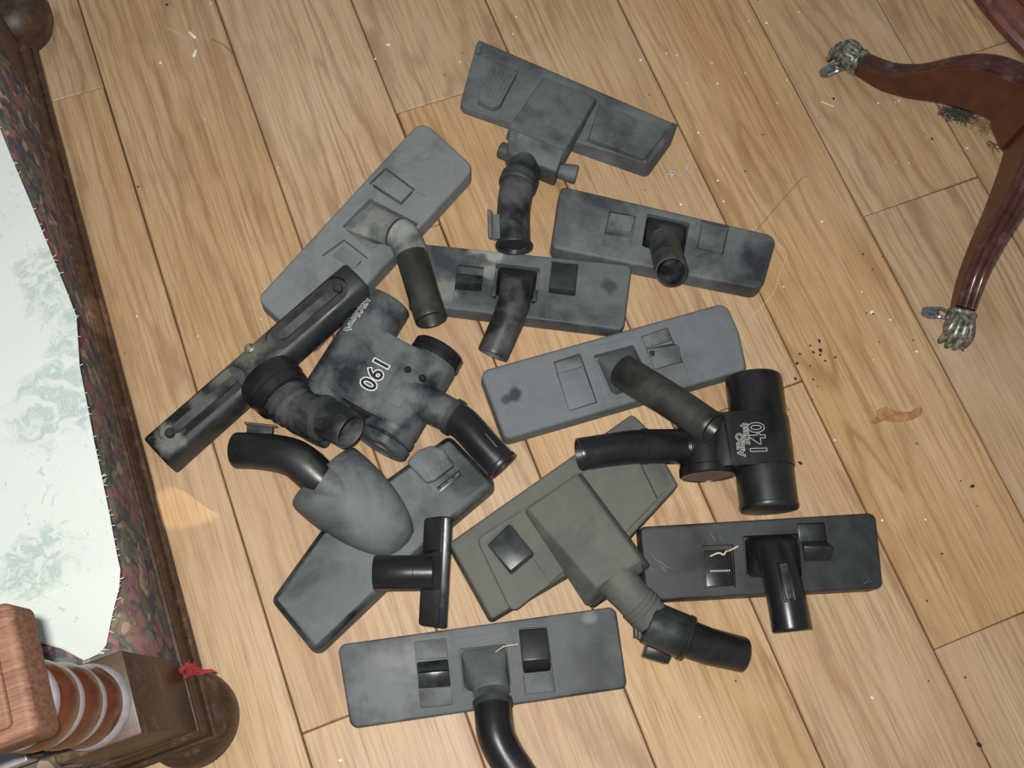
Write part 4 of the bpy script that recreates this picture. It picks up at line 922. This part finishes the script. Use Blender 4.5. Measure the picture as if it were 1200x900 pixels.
# L: small upholstery tool resting on K
t = Thing('upholstery_nozzle', (505, 672), (507, 720), 'small black T-shaped upholstery tool resting on the domed nozzle', 'upholstery tool', GR)
def zL(px): return 0.0
TL = [(497, 607, 0.068), (521, 604, 0.078), (516, 736, 0.050), (490, 733, 0.040)]
bm = hexa_bm(t.L(TL), t.L([(498, 608, 0.050), (523, 606, 0.046), (519, 734, 0.018), (491, 731, 0.022)]), 0.0035, 3)
t.add('mouth', bm, BLACK)
bm = hexa_bm(t.L([(519, 604, 0.079), (529, 606, 0.078), (523, 736, 0.050), (513, 736, 0.051)]), t.L([(519, 605, 0.045), (528, 607, 0.045), (522, 735, 0.017), (513, 735, 0.017)]), 0.0025, 3)
t.add('lip', bm, GLOSS)
t.add('gusset', hood_bm(t.L([(518, 643, 0.068), (518, 692, 0.060), (494, 690, 0.052), (497, 645, 0.060)]), t.l(486, 671, 0.062), t.l(438, 671, 0.058) - t.l(490, 671, 0.0625), 0.0186), BLACK)
t.add('neck', tube_bm(t.path([(508, 671, 0.0625, 0.0188), (480, 671, 0.061, 0.0190), (439, 671.5, 0.058, 0.0192)]), smooth=False), BLACK)

# M: bottom nozzle
t = Thing('floor_nozzle', (567, 783), (650, 771), 'charcoal floor nozzle with a chalky left half and curved neck, at the very bottom', NZ, GR)
std_head(t, [(395, 755.5), (721, 710.5), (735, 806), (411, 854)], 0.028, G_MID2, [0.009, 0.008, 0.008, 0.009], 0.0025,
         [(485, 752), (523.5, 747.5), (531, 827), (493, 831)], [(537, 760.5), (594, 754.5), (599, 804), (543, 811)], [(607.5, 736.5), (641, 734), (651, 812), (615, 815)],
         [([(528, 748), (600, 739), (603, 752), (530, 760)], 0.0018, 0.003), ([(527, 760), (535, 759), (541, 823), (533, 824)], 0.0012, 0.002), ([(597, 752), (604, 751), (611, 812), (603, 813)], 0.0012, 0.002)], 0.0005)
bpy.data.objects[t.e.children[0].name].data.materials[0] = plastic('chalky_charcoal_plastic', rgb(48, 53, 56), rgb(92, 98, 101), 0.42, 0.42, 11.9, 0.35, 13, True,
    [(t.l(448, 800, 0.028), 0.050, rgb(116, 122, 124), 0.5), (t.l(500, 764, 0.028), 0.03, rgb(112, 116, 114), 0.4), (t.l(560, 748, 0.028), 0.04, rgb(104, 108, 104), 0.45), (t.l(690, 724, 0.028), 0.010, rgb(130, 140, 132), 0.5)])
t.block('slot_plate', [(486, 753, 0.0275), (522.5, 749, 0.0275), (525, 770, 0.0265), (488, 773, 0.0265)], 0.021, WELL, 0, 0.0006)
t.block('slot_plate', [(491, 808.5, 0.0265), (529, 805, 0.0265), (530.5, 825.5, 0.0275), (493.5, 829.5, 0.0275)], 0.021, WELL, 0, 0.0006)
bm = hexa_bm(t.L([(488.5, 776, 0.026), (524.5, 772.5, 0.026), (526, 784, 0.033), (489.5, 787, 0.033)]), t.L([(488.5, 776, 0.021), (524.5, 772.5, 0.021), (526.5, 790, 0.021), (490, 793, 0.021)]), 0.0014)
hexa_bm(t.L([(490, 789, 0.033), (526, 786, 0.033), (528, 804, 0.028), (491, 807, 0.028)]), t.L([(490, 786, 0.021), (526, 783, 0.021), (528, 804, 0.021), (491, 807, 0.021)]), 0.0014, 2, bm)
t.add('pedal', bm, GLOSS)
t.block('pedal', [(608, 738, 0.0285), (640, 735.5, 0.0285), (644.5, 772, 0.038), (612, 775, 0.038)], 0.021, BLACK, 0, 0.002, base=[(608, 738), (640, 735.5), (646, 787), (613.5, 790)])
t.block('slot_plate', [(614, 791, 0.0255), (646, 788, 0.0255), (649.5, 810.5, 0.0270), (616, 813, 0.0270)], 0.021, G_MID, 0, 0.0006)
rim = hood_bm(t.L([(539, 762), (592.5, 756), (597.5, 803), (544.5, 809.5)], 0.016), t.l(575, 806, 0.046), t.l(577, 830, 0.058) - t.l(571, 780, 0.038), 0.0200, ext=0.006)
t.add('socket', rim, G_MID2)
t.add('collar_ring', sleeve_bm(t.l(576.5, 820, 0.053), t.l(577.5, 829, 0.056), [(0, 0.0198), (0.1, 0.0212), (0.9, 0.0212), (1, 0.019)]), G_DARK)
t.add('neck', tube_bm(t.path([(577, 826, 0.055, 0.0196), (578, 843, 0.060, 0.0196), (581, 862, 0.064, 0.0196), (591, 884, 0.067, 0.0193), (612, 916, 0.072, 0.0190), (630, 944, 0.076, 0.0190)])), BLACK)

# ------------------------------------------------------------------ bits on the floor
def crumb_bm(p, r, bm, flat=0.6):
    b = bmesh.new(); bmesh.ops.create_icosphere(b, subdivisions=1, radius=r)
    M = Matrix.Rotation(random.uniform(0, 6), 3, 'Z')
    for v in b.verts:
        v.co *= random.uniform(0.7, 1.25); v.co = M @ Vector((v.co.x * random.uniform(1.1, 1.6), v.co.y, v.co.z * flat)); 
    lo = min(v.co.z for v in b.verts)
    for v in b.verts: v.co += Vector((p.x, p.y, p.z - lo))
    me = bpy.data.meshes.new('t'); b.to_mesh(me); b.free(); bm.from_mesh(me); bpy.data.meshes.remove(me)
def strand(name, pts, r, mat, label, cat, z=0.0006, group=None):
    bm = bmesh.new(); P = [W(x, y, z if len(q) < 1 else q[0]) for x, y, *q in pts]; o0 = P[0].copy(); o0.z = 0
    tube_bm([(*(p - o0), r) for p in P], True, hollow=0, seg=6, bm=bm)
    o = obj(name, bm, mat); o.location = o0; return tag(o, label, cat, group)
# dark crumbs by the turbo brush
bm = bmesh.new()
for x, y, r in [(960, 400, 2.6), (949, 405, 2), (953, 413, 2.2), (961, 411, 3.4), (961, 416, 2), (967, 423, 1.8), (979, 419, 2), (937, 415, 2), (934, 426, 2.4), (949, 429, 1.4), (932, 444, 2.6), (953, 445, 1.6), (938, 543, 3.2), (952, 469, 1.4), (924, 480, 1.2), (1139, 570, 3), (1126, 564, 1.4), (1145, 593, 1.2), (1074, 520, 1.4), (1011, 298, 1.8), (1034, 301, 1.3), (1022, 316, 1.3), (1015, 367, 1.4), (1023, 368, 1.6), (1128, 411, 2), (1070, 399, 1.4), (1030, 401, 1.2), (977, 116, 2.2), (960, 137, 1), (1092, 163, 2), (1083, 157, 1), (873, 201, 1.4), (894, 158, 1.4), (761, 111, 1.2), (958, 453, 1.2), (1147, 873, 3.4), (862, 798, 1.2), (1131, 794, 1.6), (1088, 798, 1.2), (196, 6, 2.4), (162, 219, 1.8), (146, 414, 1.2), (542, 62, 1.2), (521, 88, 1.4), (1104, 649, 1.6), (1086, 704, 1.6), (888, 0, 1.6), (720, 244, 1.6), (756, 223, 1.2)]:
    crumb_bm(W(x, y, 0), r * 0.00078, bm, 0.5)
tag(obj('dark_crumbs', bm, CRUMB_K), 'scattered black crumbs of dirt on the oak floor, thickest beside the 140 brush', 'dirt', None, 'stuff')
bm = bmesh.new()
for x, y, r in [(188, 74, 2.6), (247, 4, 1.6), (240, 140, 1.2), (326, 197, 1.6), (440, 69, 1.8), (455, 53, 3), (539, 73, 1.5), (605, 20, 1.6), (601, 40, 1.6), (684, 62, 1.5), (751, 71, 2.4), (793, 65, 1.6), (781, 63, 1.6), (834, 74, 1.6), (806, 98, 1.6), (841, 98, 2.2), (818, 156, 2), (873, 86, 1.4), (898, 27, 2), (922, 94, 1.6), (911, 121, 1.4), (841, 212, 1.8), (848, 236, 1.8), (963, 260, 2.4), (848, 199, 1), (1029, 121, 2), (1049, 120, 1.2), (1050, 190, 1.2), (1065, 191, 1.2), (1133, 174, 2.2), (1021, 366, 2.8), (1043, 375, 1.8), (1074, 412, 2.2), (1023, 422, 1.2), (978, 516, 1.8), (1034, 610, 1.8), (1084, 609, 1.6), (1022, 818, 2.4), (820, 840, 1.2), (399, 891, 2), (160, 371, 1.4), (143, 480, 1), (232, 394, 1.2), (306, 374, 1.2), (1010, 342, 1.2), (918, 336, 1.6), (798, 240, 2.2), (1116, 138, 1), (1053, 118, 1.6), (936, 14, 1.2), (877, 25, 1.2)]:
    crumb_bm(W(x, y, 0), r * 0.00075, bm, 0.5)
tag(obj('white_specks', bm, CRUMB_W), 'scattered tiny white specks of plaster dust on the oak floor', 'specks', None, 'stuff')
for i, (a, b, lab) in enumerate([((222, 38), (229, 45), 'short white fibre lying near the top left, the upper of two'), ((230, 59), (227, 67), 'short white fibre lying near the top left, the lower of two')]):
    P, Q = W(*a), W(*b); c = (P + Q) / 2; bm = bmesh.new(); d = Q - P
    box_bm((0, 0, 0.0008), (d.length, 0.0036, 0.0016), math.atan2(d.y, d.x), 0.0004, bm)
    o = obj('white_fibre', bm, CRUMB_W); o.location = (c.x, c.y, 0); tag(o, lab, 'fibre', 'white fibres at the top left')
strand('hair', [(248, 46), (258, 50), (266, 56), (273, 63)], 0.0005, HAIR, 'short dark hair lying on a plank joint near the top left', 'hair')
strand('straw_fibre', [(196, 33), (205, 37), (213, 41), (217, 45)], 0.0004, STRAW, 'thin pale straw fibre beside the two white fibres', 'fibre')
strand('long_hair', [(880, 278), (905, 248), (925, 225), (942, 207), (946, 208)], 0.0003, HAIR, 'long fine hair curving across the floor right of the upper right nozzle', 'hair')
strand('bent_hair', [(912, 286), (922, 298), (914, 320), (905, 345), (880, 372)], 0.0003, STRAW, 'long pale hair beside the end of the upper right nozzle', 'hair')
strand('thread', [(832, 652, 0.0315), (842, 648, 0.032), (848, 650, 0.034), (851, 646, 0.033), (855, 645, 0.030), (865, 640, 0.0295)], 0.0009, STRAW, 'knotted pale thread lying on the left pedal of the black nozzle', 'thread')
strand('grass_stem', [(581, 764, 0.035), (590, 758, 0.040), (600, 756, 0.036), (607, 755, 0.0345)], 0.0006, STRAW, 'thin straw stem caught between neck and right pedal of the bottom nozzle', 'straw')
strand('pale_splinter', [(962, 119), (970, 122), (977, 125)], 0.0009, STRAW, 'pale splinter on the floor below the claw foot', 'splinter')
strand('floor_straw', [(930, 719), (937, 714), (943, 711)], 0.0007, STRAW, 'short straw on the plank right of the black nozzle', 'straw')
for i, (x, y, r, lab) in enumerate([(786.5, 206, 5.2, 'larger clear plastic shard beside the topmost nozzle'), (804.5, 198, 3.8, 'smaller clear plastic shard beside the topmost nozzle')]):
    bm = bmesh.new(); crumb_bm(Vector((0, 0, 0)), r * 0.00085, bm, 0.7); crumb_bm(Vector((0.002, 0.004, 0)), r * 0.0005, bm, 0.7)
    o = obj('plastic_shard', bm, GLASSY, None, 10); o.location = W(x, y, 0); tag(o, lab, 'shard', 'clear shards by the top nozzle')
def fluff(px, n, rad, mat, name, parent=None, seed=1):
    random.seed(seed); bm = bmesh.new()
    for k in range(n):
        c = W(*px, 0); a = random.uniform(0, 2 * PI); q = rad * math.sqrt(random.random())
        c = c + Vector((math.cos(a) * q * 1.3, math.sin(a) * q * 0.7, random.uniform(0.001, rad * 0.5))); P = []
        d = Vector((random.uniform(-1, 1), random.uniform(-1, 1), random.uniform(-.3, .3))).normalized()
        for i in range(5):
            P.append((c.x, c.y, max(0.0008, c.z), 0.0006)); c = c + d * 0.004; d = (d + Vector((random.uniform(-1, 1), random.uniform(-1, 1), random.uniform(-.5, .5))) * 0.9).normalized()
        tube_bm(P, False, hollow=0, seg=4, bm=bm)
    return obj(name, bm, mat, parent)
o = fluff((1122, 134), 150, 0.014, FLUFF, 'dust_clump', None, 3); tag(o, 'dark grey clump of dust and fluff under the table leg', 'dust', None, 'stuff')
o = fluff((1153, 148), 60, 0.010, FLUFF2, 'tan_fluff', None, 5); tag(o, 'tan tuft of fluff beside the dark dust clump under the table', 'dust', None, 'stuff')
o = fluff((1166, 168), 10, 0.004, FLUFF, 'lint', None, 6); tag(o, 'tiny dark wisp of lint nearest the standing table leg', 'lint', None, 'stuff')
# dried smear
def smear(name, pts, mat, label):
    P = [W(x, y, 0) for x, y in pts]; c = sum(P, Vector()) / len(P)
    bm = slab_bm([(p.x - c.x, p.y - c.y) for p in P], 0.0, 0.0005, 0.004, 0.0003)
    o = obj(name, bm, mat); o.location = c; return tag(o, label, 'stain')
smear('dried_smear', [(1016, 495), (1027, 489), (1028, 480), (1038, 477), (1050, 482), (1065, 483), (1074, 478), (1082, 477), (1080, 486), (1070, 492), (1050, 495), (1036, 493), (1026, 497)], STAIN, 'dried brown smear on the plank right of the 140 brush')
